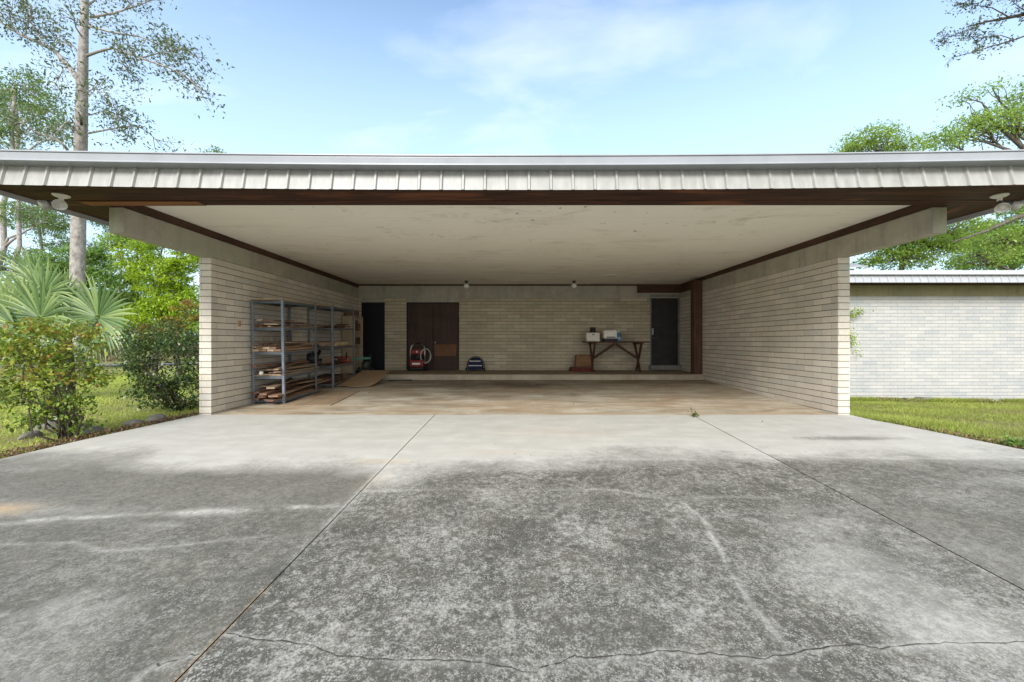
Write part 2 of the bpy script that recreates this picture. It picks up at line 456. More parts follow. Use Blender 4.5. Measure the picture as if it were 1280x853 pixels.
# brown timber strips between beam and ceiling
MB().box(XL-0.17, XL+0.012, 4.965, YB-0.03, 2.811, 2.912).build('wood_trim', M['trim'], cp)
MB().box(XR-0.012, XR+0.17, 4.965, YB-0.03, 2.811, 2.912).build('wood_trim', M['trim'], cp)
MB().box(XL+0.013, XR-0.013, YB-0.03, YB+0.1, 2.870, 2.912).build('wood_trim', M['trim'], cp)
MB().box(bx(796), XR-0.03, YB-0.05, YB-0.013, 2.645, 2.868).build('header_board', M['trim'], cp, bevel=0.004)
MB().box(XR-0.028, XR-0.002, 11.30, YB-0.052, 2.645, 2.809).build('header_board', M['trim'], cp, bevel=0.004)
MB().box(4.895, XR-0.003, 11.08, 11.29, 0.263, 2.809).build('wood_post', mat_wood('post_wood', (.06,.028,.018), (.14,.07,.045), (14,14,0.6)), cp, bevel=0.006)
# ceiling
ce = MB().box(XL-0.18, XR+0.18, 4.965, YB+0.25, 2.914, 2.96).build('ceiling', M['ceiling'], cp)
# soffit boards (front and both eaves)
XEL, XER = -5.63, 5.985
def planks(x0, x1, y0, y1, z0, z1, along, wdt=0.14):
    m = MB()
    if along == 'x':
        n = max(1, round((y1-y0)/wdt)); s = (y1-y0)/n
        for i in range(n): m.box(x0, x1, y0+i*s+0.002, y0+(i+1)*s-0.002, z0+random.uniform(0,.004), z1)
    else:
        n = max(1, round((x1-x0)/wdt)); s = (x1-x0)/n
        for i in range(n): m.box(x0+i*s+0.002, x0+(i+1)*s-0.002, y0, y1, z0+random.uniform(0,.004), z1)
    return m
planks(XEL+0.02, XER-0.02, 4.29, 4.96, 2.814, 2.90, 'x', 0.17).build('soffit', M['soffit_x'], cp)
planks(XEL+0.02, XL-0.182, 4.962, YB+0.6, 2.816, 2.90, 'y').build('soffit', M['soffit_y'], cp)
planks(XR+0.187, XER-0.02, 4.962, YB+0.6, 2.816, 2.90, 'y').build('soffit', M['soffit_y'], cp)
MB().box(-5.12, -3.72, 4.80, 4.945, 2.802, 2.8125).build('lit_soffit_board', mat_wood('lit_board_orange', (.16,.06,.025), (.34,.15,.065), (0.6,12,12)), cp, bevel=.002)  # lit stretch of soffit, its light put into the orange colour
# roof
rf = MB()
SAG = lambda x: 0.055 * (x/5.3)**2
nx = 24
for i in range(nx):
    xa = XEL-0.02 + (XER-XEL+0.04)*i/nx; xb = XEL-0.02 + (XER-XEL+0.04)*(i+1)/nx
    rf.add([(xa,4.30,3.02+SAG(xa)*0.8),(xb,4.30,3.02+SAG(xb)*0.8),(xb,13.3,3.25+SAG(xb)*0.5),(xa,13.3,3.25+SAG(xa)*0.5),
            (xa,4.30,2.99+SAG(xa)*0.8),(xb,4.30,2.99+SAG(xb)*0.8),(xb,13.3,3.2+SAG(xb)*0.5),(xa,13.3,3.2+SAG(xa)*0.5)],
           [(0,1,2,3),(4,7,6,5),(0,4,5,1),(2,6,7,3)] + ([(0,3,7,4)] if i == 0 else []) + ([(1,5,6,2)] if i == nx-1 else []))
roof = rf.build('roof', M['white_metal'], cp)
# eave side sheets, hanging a little below the soffit
for x0, x1 in ((XEL-0.006, XEL+0.006), (XER-0.006, XER+0.006)):
    MB().add([(x0,4.25,2.765),(x1,4.25,2.765),(x1,13.25,2.765),(x0,13.25,2.765),(x0,4.25,3.05),(x1,4.25,3.05),(x1,13.25,3.24),(x0,13.25,3.24)],
             [(0,3,2,1),(4,5,6,7),(0,1,5,4),(1,2,6,5),(2,3,7,6),(3,0,4,7)]).build('eave_sheet', M['white_metal'], cp)
# front ribbed fascia sheet, leaning outward at its foot
def ribbed(x0, x1, pt, pb, pitch, phase, sag, rib_w=0.040, rib_h=0.023, th=0.004):
    m = MB()
    xs = [(x0, 0.0)]
    k = math.ceil((x0 - phase)/pitch)
    while phase + k*pitch < x1 - 0.06:
        c = phase + k*pitch
        if c - rib_w > x0:
            xs += [(c-rib_w*0.5, 0), (c-rib_w*0.24, 1), (c+rib_w*0.24, 1), (c+rib_w*0.5, 0)]
            # two shallow stiffening swages between ribs
        k += 1
    xs.append((x1, 0.0))
    nrm = Vector((0, -(pt[1]-pb[1]), (pt[0]-pb[0]) * -1.0)); nrm = Vector((0, nrm.y, 0)).normalized() if nrm.length == 0 else nrm.normalized()
    if nrm.y > 0: nrm = -nrm
    vs = []; fs = []
    for (x, h) in xs:
        for (yy, zz) in (pt, pb):
            base = Vector((x, yy, zz + sag(x)))
            vs.append(base + nrm*rib_h*h); vs.append(base + nrm*(rib_h*h - th))
    for i in range(len(xs)-1):
        a = i*4; b = a+4
        fs += [(a, b, b+2, a+2), (a+1, a+3, b+3, b+1), (a+2, b+2, b+3, a+3), (a, a+1, b+1, b)]
    return m.add(vs, fs)
ribbed(XEL-0.02, XER+0.02, (4.288, 2.972), (4.238, 2.735), 0.2286, -0.297, SAG).build('fascia_sheet', M['ribbed'], cp)
# gutter with lips
def extrude_profile(prof, x0, x1, n, sag):
    m = MB(); k = len(prof); vs = []; fs = []
    for i in range(n+1):
        x = x0 + (x1-x0)*i/n
        vs += [(x, y, z+sag(x)) for y, z in prof]
    for i in range(n):
        for j in range(k):
            fs.append((i*k+j, i*k+(j+1)%k, (i+1)*k+(j+1)%k, (i+1)*k+j))
    fs.append(tuple(range(k))); fs.append(tuple(n*k+j for j in range(k-1, -1, -1)))
    return m.add(vs, fs)
gp = [(4.283,3.045),(4.287,2.947),(4.158,2.953),(4.146,2.955),(4.146,2.966),(4.157,2.969),(4.160,2.975),(4.150,3.030),(4.150,3.042),(4.136,3.044),(4.136,3.056),(4.160,3.057),(4.163,3.050),(4.170,2.963),(4.276,2.958),(4.276,3.045)]
gut = extrude_profile(gp, XEL-0.05, XER+0.05, 40, SAG).build('gutter', M['gutter'], cp)
# doors
dr = MB().box(D1[0]+0.03, D1[1]-0.03, YB+0.075, YB+0.115, 0.268, 2.335).build('door', M['doorway_dark'], cp)  # navy-black slab stands in for the darkness of an open doorway
m = MB(); m.box(D1[0]+.002, D1[0]+0.03, YB+0.03, YB+0.14, 0.264, 2.36); m.box(D1[1]-0.03, D1[1]-.002, YB+0.03, YB+0.14, 0.264, 2.36); m.box(D1[0]+0.031, D1[1]-0.031, YB+0.03, YB+0.14, 2.336, 2.36)
m.build('door_frame', M['doorway_dark'], dr)
mid = (D2[0]+D2[1])/2
for i, (a, b) in enumerate(((D2[0]+0.035, mid-0.004), (mid+0.004, D2[1]-0.035))):
    dd = MB().box(a, b, YB+0.04, YB+0.08, 0.272, 2.325).build('door', M['door_brown'], cp, bevel=0.004)
    if i == 1:
        tag(dd, 'brown door leaf with a rusty patch below the knob')
        MB().box(a+0.04, b-0.06, YB+0.034, YB+0.0395, 0.70, 1.06).build('kick_patch', M['door_patch'], dd)
        MB().lathe([(0.012,0),(0.012,0.03),(0.030,0.035),(0.036,0.055),(0.028,0.075),(0.0,0.078)], (a+0.07, YB+0.039, 1.12), (0,-1,0), 16).build('handle', M['chrome'], dd, True)
m = MB(); m.box(D2[0]+.002, D2[0]+0.034, YB+0.02, YB+0.15, 0.264, 2.36); m.box(D2[1]-0.034, D2[1]-.002, YB+0.02, YB+0.15, 0.264, 2.36); m.box(D2[0]+0.035, D2[1]-0.035, YB+0.02, YB+0.15, 2.327, 2.36)
m.build('door_frame', mat_plain('dark_jamb', (.02,.014,.011), 0.6), cp)
# right-hand charcoal door on its raised sill
dd = MB().box(D3[0]+0.03, D3[1]-0.03, YB+0.03, YB+0.07, 0.432, 2.515).build('door', M['door_black'], cp, bevel=0.004)
tag(dd, 'plain charcoal door on a raised sill')
m = MB(); m.box(D3[0]-0.02, D3[0]+0.028, YB-0.008, YB+0.15, 0.40, ZW-.002); m.box(D3[1]-0.028, D3[1]+0.02, YB-0.008, YB+0.15, 0.40, ZW-.002)
m.box(D3[0]-0.02, D3[1]+0.02, YB-0.02, YB+0.15, 2.517, 2.60)
m.build('door_frame', M['frame_grey'], cp)
MB().box(D3[0]-0.06, XR-0.01, YB-0.18, YB+0.15, 0.285, 0.425).build('door_sill', M['frame_grey'], cp, bevel=0.006)
m = MB(); m.box(D3[0]+0.055, D3[0]+0.10, YB+0.018, YB+0.0295, 1.36, 1.56); m.tube([(D3[0]+0.078, YB+0.0, 1.40),(D3[0]+0.078, YB-0.03, 1.42),(D3[0]+0.078, YB-0.03, 1.52),(D3[0]+0.078, YB+0.0, 1.54)], 0.009, 8)
m.build('handle', M['chrome'], dd)
MB().box(D3[0]+0.07, D3[0]+0.20, YB+0.006, YB+0.029, 1.24, 1.27).build('latch', M['dark_metal'], dd)
# thin plate added in place of an orange stain on the left wall
MB().box(XL+0.001, XL+0.010, 7.09, 7.15, 1.42, 1.52).build('stain_plate', mat_plain('stain_orange', (.42,.26,.14), .7), cp, bevel=0.002)

# ================================================================== GROUND
EL = [(-40,-9.5),(-6,-7.4),(0,-6.2),(3.0,-5.55),(4.3,-5.40),(5.0,-5.31),(5.8,-5.13),(6.456,-4.985)]
ER = [(-40,10.5),(-6,8.6),(0,7.2),(3.0,6.25),(4.6,5.77),(5.3,5.60),(5.92,5.44),(6.09,5.36),(6.456,5.335)]
def lerp_tab(t, y):
    return float(np.interp(y, [a for a, _ in t], [b for _, b in t]))
def eL(y): return lerp_tab(EL, y) if y < YF else XL-0.16
def eR(y): return lerp_tab(ER, y) if y < YF else XR+0.16
def lawn_z(x, y):
    base = zd(min(max(y, -40), YF))
    if y > YF: base = -0.0
    if x > 0:
        d = max(0.0, x - eR(y))
        t = min(1, max(0, (y-5.0)/6.5))
        return base - 0.015 - min(0.58, 0.085*max(0, y-5.4)) * min(1, 0.35 + d/1.2) - 0.01*min(d, 30)
    d = max(0.0, eL(y) - x)
    return base - 0.015 - min(0.45, 0.02*d) + 0.02*math.sin(x*1.3+y)*min(1, d)
ys = sorted(set([-40,-25,-15,-9,-6,-4,-2] + [round(i*0.4,3) for i in range(0,17)] + [6.4,6.456,6.47,6.8,7.2,7.7,8.2,8.8,9.4,10,10.7,11.4,12,12.6,13.5,15,17,19.5,22,25,28,32,37,44,55,75,110,160,240]))
offs = [0.0,0.05,0.12,0.25,0.45,0.75,1.1,1.6,2.3,3.2,4.4,6,8,11,15,20,27,37,55,90,150,220]
V = []; Fc = []; Lt = []
ncol = len(offs)*2 + 2
for y in ys:
    a, b = eL(y), eR(y)
    row = [(a-o-0.004, y, lawn_z(a-o-0.004, y)) for o in reversed(offs)]
    lo = min(zd(min(y, YF)), 0) - 0.30
    row += [(a+0.03, y, lo), (b-0.03, y, lo)]
    row += [(b+o+0.004, y, lawn_z(b+o+0.004, y)) for o in offs]
    V += row
for i in range(len(ys)-1):
    for j in range(ncol-1):
        q = i*ncol+j
        Fc += [q, q+1, q+1+ncol, q+ncol]; Lt.append(4)
def mat_lawn():
    n = N('lawn_soil'); v = n.coord()
    f = n.noise(v, 1.1, 6, 0.6); g = n.noise(v, 22, 6, 0.7)
    col = n.ramp(f, [(0.28, (.27,.21,.13)), (0.42, (.26,.24,.09)), (0.58, (.27,.30,.075)), (0.75, (.38,.38,.12))])
    col = n.mix(n.ramp(g, [(0.35, 0.65), (0.6, 0.0)]), col, (.10,.08,.045))
    n.bump(g, 0.6, 0.03)
    return n.fin(col, 0.95, 0, 0.1)
ground = mesh_np('ground', np.array(V), np.array(Fc), np.array(Lt), mat_lawn(), smooth=True)
tag(ground, 'lawn and soil around the carport and driveway', kind='structure')

# ---- driveway: fine sheet with baked stain masks (mould, pale leaching, rust)
JL = lambda y: -1.25 + (y-6.43)*0.0140          # left control joint
JR = lambda y: 2.82 + (y-6.43)*0.0315           # right control joint
def polydist(X, Y, pts):
    d = np.full(X.shape, 1e9)
    for (ax, ay), (bx_, by) in zip(pts[:-1], pts[1:]):
        vx, vy = bx_-ax, by-ay; L2 = vx*vx+vy*vy + 1e-12
        t = np.clip(((X-ax)*vx + (Y-ay)*vy)/L2, 0, 1)
        d = np.minimum(d, np.hypot(X-ax-t*vx, Y-ay-t*vy))
    return d
def gpt(x, y):
    """photo pixel on the driveway -> (X, Y)"""
    v = y - CY; D = 1.378/(v/F + 0.033); return ((x-CX)*D/F, D)
def spline(pts, n=6, jit=0.0, seed=1):
    r = np.random.default_rng(seed); out = []
    for (a, b) in zip(pts[:-1], pts[1:]):
        for k in range(n):
            t = k/n; out.append((a[0]+(b[0]-a[0])*t + r.normal(0, jit), a[1]+(b[1]-a[1])*t + r.normal(0, jit)))
    out.append(pts[-1]); return out
CRACK = spline([gpt(*p) for p in [(163,853),(205,830),(250,818)]], 6, 0.008, 3)
CRACK2 = spline([gpt(*p) for p in [(285,793),(330,803),(385,806),(430,822),(480,826),(545,826),(600,830),(668,842),(712,824),(740,822),(800,820),(830,815),(880,818),(920,823),(980,822),(1015,812),(1070,806),(1100,812),(1160,806),(1230,805),(1300,804)]], 5, 0.005, 4)
PALE = [([(40,650),(150,645),(260,640),(370,634),(420,632)], 0.05, 0.75), ([(0,655),(60,652),(220,658)], 0.045, 0.4),
        ([(0,681),(90,680),(130,688),(200,684),(270,676),(400,664)], 0.02, 0.35), ([(455,615),(520,613),(600,612),(700,612),(760,612),(850,626)], 0.03, 0.35),
        ([(850,626),(880,650),(905,700),(940,755),(985,812)], 0.016, 0.6), ([(752,530),(757,565),(745,590),(715,612)], 0.014, 0.35),
        ([(660,572),(740,574),(860,575)], 0.05, 0.4), ([(920,573),(1010,572),(1105,573),(1150,573),(1225,573)], 0.04, 0.45), ([(855,622),(960,622),(1040,612)], 0.025, 0.3)]
def build_drive():
    vs = []; fc = []; lt = []; mold = []; pale = []; warm = []; spk = []; base = 0
    ysd = np.concatenate([np.linspace(-8, 0.9, 46), np.arange(0.95, 6.456, 0.0225), [6.452]])
    for k in range(3):
        ncol = [230, 200, 230][k]
        t = np.linspace(0, 1, ncol)
        if k == 0: a = np.array([eL(y) for y in ysd]); b = np.array([JL(y)-0.0035 for y in ysd]); t = 1-(1-t)**1.25
        elif k == 1: a = np.array([JL(y)+0.0035 for y in ysd]); b = np.array([JR(y)-0.0045 for y in ysd])
        else: a = np.array([JR(y)+0.0045 for y in ysd]); b = np.array([eR(y) for y in ysd]); t = t**1.25
        X = a[:,None] + (b-a)[:,None]*t[None,:]; Y = np.repeat(ysd[:,None], ncol, 1)
        Z = zd(Y) + 0.006*(fbm(X*0.7, Y*0.7, 5, 4)-0.5)
        Z[:, 0] -= 0.004; Z[:, -1] -= 0.004
        # ---- masks
        warpn = fbm(X*0.9+3, Y*0.9, 11, 5)
        fine = fbm(X*3.2, Y*3.2, 21, 5, .6)
        line = 4.32 + (warpn-0.5)*1.3 + 0.12*np.sin(X*0.8)
        if k == 2: line = line + 0.35
        mo = 1 - sstep(line-1.0, line+0.55, Y)
        # big patches
        pat = fbm(X*0.55+9, Y*0.8+2, 31, 5, .55)
        mo = mo * (0.72 + 0.45*sstep(0.30, 0.66, pat))
        streaky = fbm(X*0.35, Y*2.2, 41, 4, .6)
        mo = mo * (0.78 + 0.5*(streaky-0.35))
        def blob(px, py, rx, ry, amp):
            nonlocal mo
            gx, gy = gpt(px, py)
            mo = mo + amp*np.exp(-(((X-gx)/rx)**2 + ((Y-gy)/ry)**2)) * (0.6+0.8*fine)
        if k == 0:
            blob(250,600,1.6,.22,.35); blob(60,600,1.2,.25,.25); blob(200,665,1.5,.12,.45); blob(430,640,.25,.7,.3); blob(300,720,.25,.5,.2)
            blob(150,740,.5,.3,-.25); blob(350,645,.8,.08,-.2); blob(120,640,.9,.12,-.25)
        elif k == 1:
            blob(690,600,1.2,.15,.35); blob(900,680,.5,.6,.45); blob(480,700,.3,.7,.35); blob(640,720,.8,.5,-.12); blob(700,760,.5,.2,.2)
            blob(990,640,.7,.3,-.2); blob(1050,720,.5,.3,-.3); blob(620,640,.7,.2,.1); blob(960,800,.3,.12,.3); blob(1180,790,.35,.15,-.45); blob(500,600,.6,.2,-.3)
        else:
            blob(1060,548,.7,.10,.55); blob(1130,588,.8,.16,.35); blob(1200,640,.6,.35,.3); blob(1100,610,.6,.15,.2); blob(940,565,.5,.12,-.3)
        mo = np.clip(mo, 0, 1)
        pl = np.zeros_like(mo)
        for pts, wd, am in PALE:
            d = polydist(X + 0.03*(fine-0.5), Y + 0.04*(fbm(X*4, Y*4, 51, 3)-.5), spline([gpt(*p) for p in pts], 4))
            pl = np.maximum(pl, 0.95*am*np.exp(-(d/(wd*(.35+1.1*fbm(X*2.6, Y*2.6, 63, 3))))**2)*sstep(0.28, 0.62, fbm(X*2.2, Y*3.2, 61, 5, .65)))
        for c in (CRACK, CRACK2):
            d = polydist(X, Y, c); pl = np.maximum(pl, 0.5*np.exp(-(d/0.014)**2)*sstep(.3,.6,fbm(X*3, Y*3, 66, 4)))
            mo = mo*(1-0.18*np.exp(-(d/0.04)**2))
        for (px, py) in [(1090,572),(1130,571),(1225,572),(1278,572),(1112,573),(930,571),(985,572),(660,575),(610,575)]:
            gx, gy = gpt(px, py); pl = np.maximum(pl, 0.6*np.exp(-(((X-gx)/.11)**2+((Y-gy)/.045)**2)))
        wm = np.zeros_like(mo)
        for (px, py, rx, ry, am) in [(5,637,.20,.10,.9),(480,577,.35,.07,.45),(620,565,.5,.10,.25),(700,540,.9,.3,.18),(470,600,.12,.2,.25)]:
            gx, gy = gpt(px, py); wm = np.maximum(wm, am*np.exp(-(((X-gx)/rx)**2+((Y-gy)/ry)**2))*(0.5+fine))
        # rust specks in the left joint
        jd = np.abs(X-JL(Y)); wm = np.maximum(wm, 0.4*np.exp(-(jd/0.012)**2)*sstep(0.62, 0.74, fbm(X*0+3, Y*2.4, 71, 3)))
        pl = np.maximum(pl, 0.5*np.exp(-(jd/0.03)**2)*sstep(0.35, 0.55, fbm(X*0+1, Y*1.1, 73, 3)))
        nr, nc_ = X.shape
        vs.append(np.stack([X, Y, Z], -1).reshape(-1, 3)); spk.append(np.clip([0.28,1.0,0.62][k] + 0.5*(fbm(X*.7+2, Y*1.1, 91, 4)-.5) + (0.25*sstep(3.6,2.0,Y) if k == 0 else 0), 0, 1).ravel()); mold.append(mo.ravel()); pale.append(pl.ravel()); warm.append(wm.ravel())
        idx = np.arange(nr*nc_).reshape(nr, nc_) + base
        q = np.stack([idx[:-1,:-1], idx[:-1,1:], idx[1:,1:], idx[1:,:-1]], -1).reshape(-1, 4)
        fc.append(q.ravel()); lt.append(np.full(len(q), 4)); base += nr*nc_
        # edge skirts
        for side in (0, nc_-1):
            e = idx[:, side]; Vs = np.stack([X[:,side], Y[:,side], Z[:,side]-0.14], -1)
            vs.append(Vs); z0_ = np.arange(nr)+base; base += nr
            spk.append(np.zeros(nr)); mold.append(np.full(nr, .9)); pale.append(np.zeros(nr)); warm.append(np.zeros(nr))
            q = np.stack([e[:-1], e[1:], z0_[1:], z0_[:-1]], -1) if side else np.stack([e[1:], e[:-1], z0_[:-1], z0_[1:]], -1)
            fc.append(q.ravel()); lt.append(np.full(len(q), 4))
    n = N('stained_concrete'); v = n.coord()
    mo, pa, wa, sk = n.attr('mold'), n.attr('pale'), n.attr('warm'), n.attr('spk')
    f1 = n.noise(v, 3.5, 8, 0.65); clean = n.ramp(f1, [(0.3, (.41,.398,.362)), (0.7, (.50,.487,.448))])
    f2 = n.noise(v, 150, 3, 0.6); clean = n.mix(n.ramp(f2, [(0.3, .30), (0.5, 0.0)]), clean, (.34,.32,.28))
    sw = n.noise(n.coord('Object', (0.7, 3.2, 1)), 1.6, 7, 0.65, .5); clean = n.mix(n.ramp(sw, [(0.42, 0.0), (0.66, 0.55)]), clean, (.37,.355,.325))
    dk = n.ramp(n.noise(v, 4.5, 8, 0.75, .3), [(0.3, (.046,.045,.037)), (0.52, (.074,.071,.058)), (0.75, (.14,.127,.10))])
    # grit on every scale + lichen speckle: pale grains surviving in the mould
    grit = n.noise(v, 19, 12, 0.84); s1 = n.noise(v, 85, 4, 0.75); big = n.noise(v, 2.0, 6, 0.6, .4)
    thr = n.n('ShaderNodeMapRange'); thr.inputs['From Min'].default_value = 0.28; thr.inputs['From Max'].default_value = 0.72
    thr.inputs['To Min'].default_value = -0.045; thr.inputs['To Max'].default_value = 0.05; n.l(big, thr.inputs['Value'])
    mixg = n.math('ADD', n.math('ADD', n.math('MULTIPLY', grit, 0.62), n.math('MULTIPLY', s1, 0.38)), thr.outputs[0])
    sp = n.ramp(mixg, [(0.485, 0.0), (0.545, 0.55), (0.60, 1.0)])
    dp = n.ramp(mixg, [(0.38, 0.8), (0.47, 0.0)])
    dk = n.mix(dp, dk, (.030,.030,.026))
    smear = n.ramp(n.noise(v, 34, 10, .82), [(0.36, 0.1), (0.66, 0.75)])
    dk = n.mix(n.math('MULTIPLY', n.math('SUBTRACT', 1.0, n.math('MULTIPLY', sk, 0.75)), smear), dk, (.26,.248,.218))
    vo = n.n('ShaderNodeTexVoronoi'); vo.inputs['Scale'].default_value = 75; n.l(v, vo.inputs['Vector'])
    dots = n.math('LESS_THAN', vo.outputs['Distance'], n.math('MULTIPLY', n.math('SUBTRACT', n.noise(v, 5, 6, .7), 0.40), 1.5))
    sp = n.math('MAXIMUM', sp, n.math('MULTIPLY', dots, 0.8))
    dk2 = n.mix(n.math('MULTIPLY', n.math('MULTIPLY', sp, sk), 0.85), dk, (.40,.388,.352))
    # break up the edge of the mould
    e = n.math('ADD', mo, n.math('MULTIPLY', n.math('SUBTRACT', n.noise(v, 9, 10, 0.82), 0.5), 1.0))
    col = n.mix(n.ramp(e, [(0.12, 0.0), (0.40, 0.55), (0.78, 1.0)]), clean, dk2)
    pe = n.math('MULTIPLY', pa, n.ramp(n.noise(v, 30, 5, 0.7), [(0.3, 0.25), (0.6, 1.0)]))
    col = n.mix(pe, col, (.55,.535,.49))
    col = n.mix(n.math('MULTIPLY', wa, n.ramp(n.noise(v, 14, 5, 0.7), [(0.3, 0.2), (0.65, 0.9)])), col, (.50,.34,.18))
    n.bump(n.math('ADD', n.math('MULTIPLY', s1, 0.5), n.math('MULTIPLY', f2, 0.5)), 0.5, 0.004)
    mt = n.fin(col, 0.85, 0, 0.2)
    o = mesh_np('driveway', np.concatenate(vs), np.concatenate(fc), np.concatenate(lt), mt, attrs={'spk': np.concatenate(spk), 'mold': np.concatenate(mold), 'pale': np.concatenate(pale), 'warm': np.concatenate(warm)}, smooth=True)
    return tag(o, 'mould stained concrete driveway in three slabs', kind='structure')
build_drive()
# joint filler (dirt lying in the control joints)
m = MB()
for Jf in (JL, JR):
    yy = np.linspace(-6, 6.45, 40)
    for a, b in zip(yy[:-1], yy[1:]):
        m.add([(Jf(a)-.008, a, zd(a)-.014), (Jf(a)+.008, a, zd(a)-.014), (Jf(b)+.008, b, zd(b)-.014), (Jf(b)-.008, b, zd(b)-.014)], [(0,1,2,3)])
tag(m.build('driveway_joint', mat_plain('joint_dirt', (.05,.044,.034), .95, var=.4, scale=14)), 'dirt in the control joints of the driveway', kind='structure')
# cracks
m = MB(); r_ = random.Random(5)
for c in (CRACK, CRACK2):
    for (a, b) in zip(c[:-1], c[1:]):
        wa, wb = r_.uniform(.0008,.0042), r_.uniform(.0008,.0042)
        m.add([(a[0], a[1]-wa, zd(a[1])+.0045), (b[0], b[1]-wb, zd(b[1])+.0045), (b[0], b[1]+wb, zd(b[1])+.0045), (a[0], a[1]+wa, zd(a[1])+.0045)], [(0,1,2,3)])
tag(m.build('driveway_crack', mat_plain('crack_dirt', (.052,.047,.038), .95, var=.4)), 'dark wandering crack across the front of the driveway', kind='structure')

# ---- carport slab
def build_slab():
    ysd = np.linspace(YF+0.008, 10.96, 120); xs_ = np.linspace(XL+0.001, XR-0.001, 220)
    X, Y = np.meshgrid(xs_, ysd); Z = zf(Y) + 0.003*(fbm(X, Y, 3, 3)-.5) - 0.004
    fine = fbm(X*3, Y*3, 8, 5, .6); med = fbm(X*0.8+4, Y*1.6, 18, 5, .6)
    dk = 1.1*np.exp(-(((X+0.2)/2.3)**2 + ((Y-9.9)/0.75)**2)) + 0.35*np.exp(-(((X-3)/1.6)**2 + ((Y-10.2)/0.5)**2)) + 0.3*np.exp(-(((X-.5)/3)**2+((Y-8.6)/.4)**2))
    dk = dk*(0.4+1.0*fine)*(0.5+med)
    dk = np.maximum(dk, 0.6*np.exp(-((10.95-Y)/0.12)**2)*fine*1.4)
    wm = sstep(0.40, 0.62, med)*0.6*(1-0.5*sstep(0, 0.4, np.abs(X+0.5)/8)) + 0.5*np.exp(-((X-3.2)/1.5)**2)*fine + 0.55*np.exp(-((X+3.9)/.7)**2 - ((Y-7.2)/.7)**2)
    wm = np.clip(wm + 0.7*np.exp(-((Y-YF)/0.10)**2)*(fine*1.2), 0, 1)
    nr, nc_ = X.shape; idx = np.arange(nr*nc_).reshape(nr, nc_)
    q = np.stack([idx[:-1,:-1], idx[:-1,1:], idx[1:,1:], idx[1:,:-1]], -1).reshape(-1,4)
    n = N('carport_slab'); v = n.coord()
    base = n.ramp(n.noise(v, 2.2, 7, 0.65), [(0.3, (.38,.34,.265)), (0.7, (.58,.535,.445))])
    base = n.mix(n.ramp(n.noise(n.coord('Object', (.6,1.7,1)), 1.5, 8, .68, .6), [(0.38, 0.0), (0.64, 0.9)]), base, (.20,.155,.10))
    base = n.mix(n.math('MULTIPLY', n.attr('warm'), n.ramp(n.noise(v, 5, 7, .7), [(0.3, .2), (0.65, 1.0)])), base, (.38,.255,.14))
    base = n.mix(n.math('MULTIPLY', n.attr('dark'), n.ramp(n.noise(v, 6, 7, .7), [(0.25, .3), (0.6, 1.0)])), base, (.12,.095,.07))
    base = n.mix(n.ramp(n.noise(v, 26, 4, .6), [(0.66, 0.0), (0.72, 0.6)]), base, (.16,.11,.07))
    n.bump(n.noise(v, 50, 4), .15, .004)
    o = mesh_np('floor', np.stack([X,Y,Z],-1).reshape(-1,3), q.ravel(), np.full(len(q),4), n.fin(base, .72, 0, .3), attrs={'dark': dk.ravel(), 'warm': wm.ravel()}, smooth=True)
    return tag(o, 'brown stained concrete carport slab', kind='structure')
build_slab()
tag(MB().box(XL+0.002, XR-0.002, 10.95, YB+0.185, -0.1, 0.263).build('raised_floor', M['kerb'], bevel=0.018), 'raised concrete ledge along the back wall of the carport', kind='structure')
def mat_dirtytop():
    n = N('ledge_dirt'); v = n.coord()
    return n.fin(n.ramp(n.noise(v, 3, 7, .65), [(0.3, (.20,.155,.10)), (0.7, (.31,.26,.185))]), .85)
tag(MB().box(XL+0.004, XR-0.004, 11.02, YB-0.002, 0.2635, 0.2675).build('raised_floor', mat_dirtytop()), 'dirty top of the ledge along the back wall', kind='structure')

# ================================================================== THE WING ON THE RIGHT
wg = empty('house_wing', (5.4, 12.25, -0.6), 'low white block wing with ribbed metal eave behind the right lawn', 'building')
wg.location = (0, 0, 0)
YW = 12.25
add_wall(wg, XR+0.19, 21.0, YW, YW+6, 2.51, 36, M['brick_wing'], M['mortar_light'], jn=0.010)
MB().box(XR+0.192, 20.99, YW-0.006, YW+5.9, 2.512, 2.84).build('concrete_band', M['band'], wg)
planks(XR+0.86, 21.6, YW-0.70, YW-0.01, 2.842, 2.90, 'x', 0.17).build('soffit', M['soffit_x'], wg)
ribbed(XR+0.86, 21.7, (YW-0.70, 3.03), (YW-0.755, 2.815), 0.2286, 0.05, lambda x: 0.0).build('fascia_sheet', mat_plain('bright_sheet', (.34,.35,.375), .35, 0, .05, 3, .5, .01), wg)
MB().box(XR+0.84, 21.7, YW-0.80, YW-0.69, 3.032, 3.155).build('gutter', mat_plain('bright_gutter', (.40,.41,.43), .35, 0, .05, 3, .5, .01), wg, bevel=0.008)
MB().add([(XR+0.86,YW-0.68,3.06),(21.7,YW-0.68,3.06),(21.7,YW+7,3.3),(XR+0.86,YW+7,3.3),(XR+0.86,YW-0.68,3.0),(21.7,YW-0.68,3.0),(21.7,YW+7,3.2),(XR+0.86,YW+7,3.2)],
         [(0,1,2,3),(4,7,6,5),(0,4,5,1),(1,5,6,2),(2,6,7,3),(3,7,4,0)]).build('roof', M['white_metal'], wg)
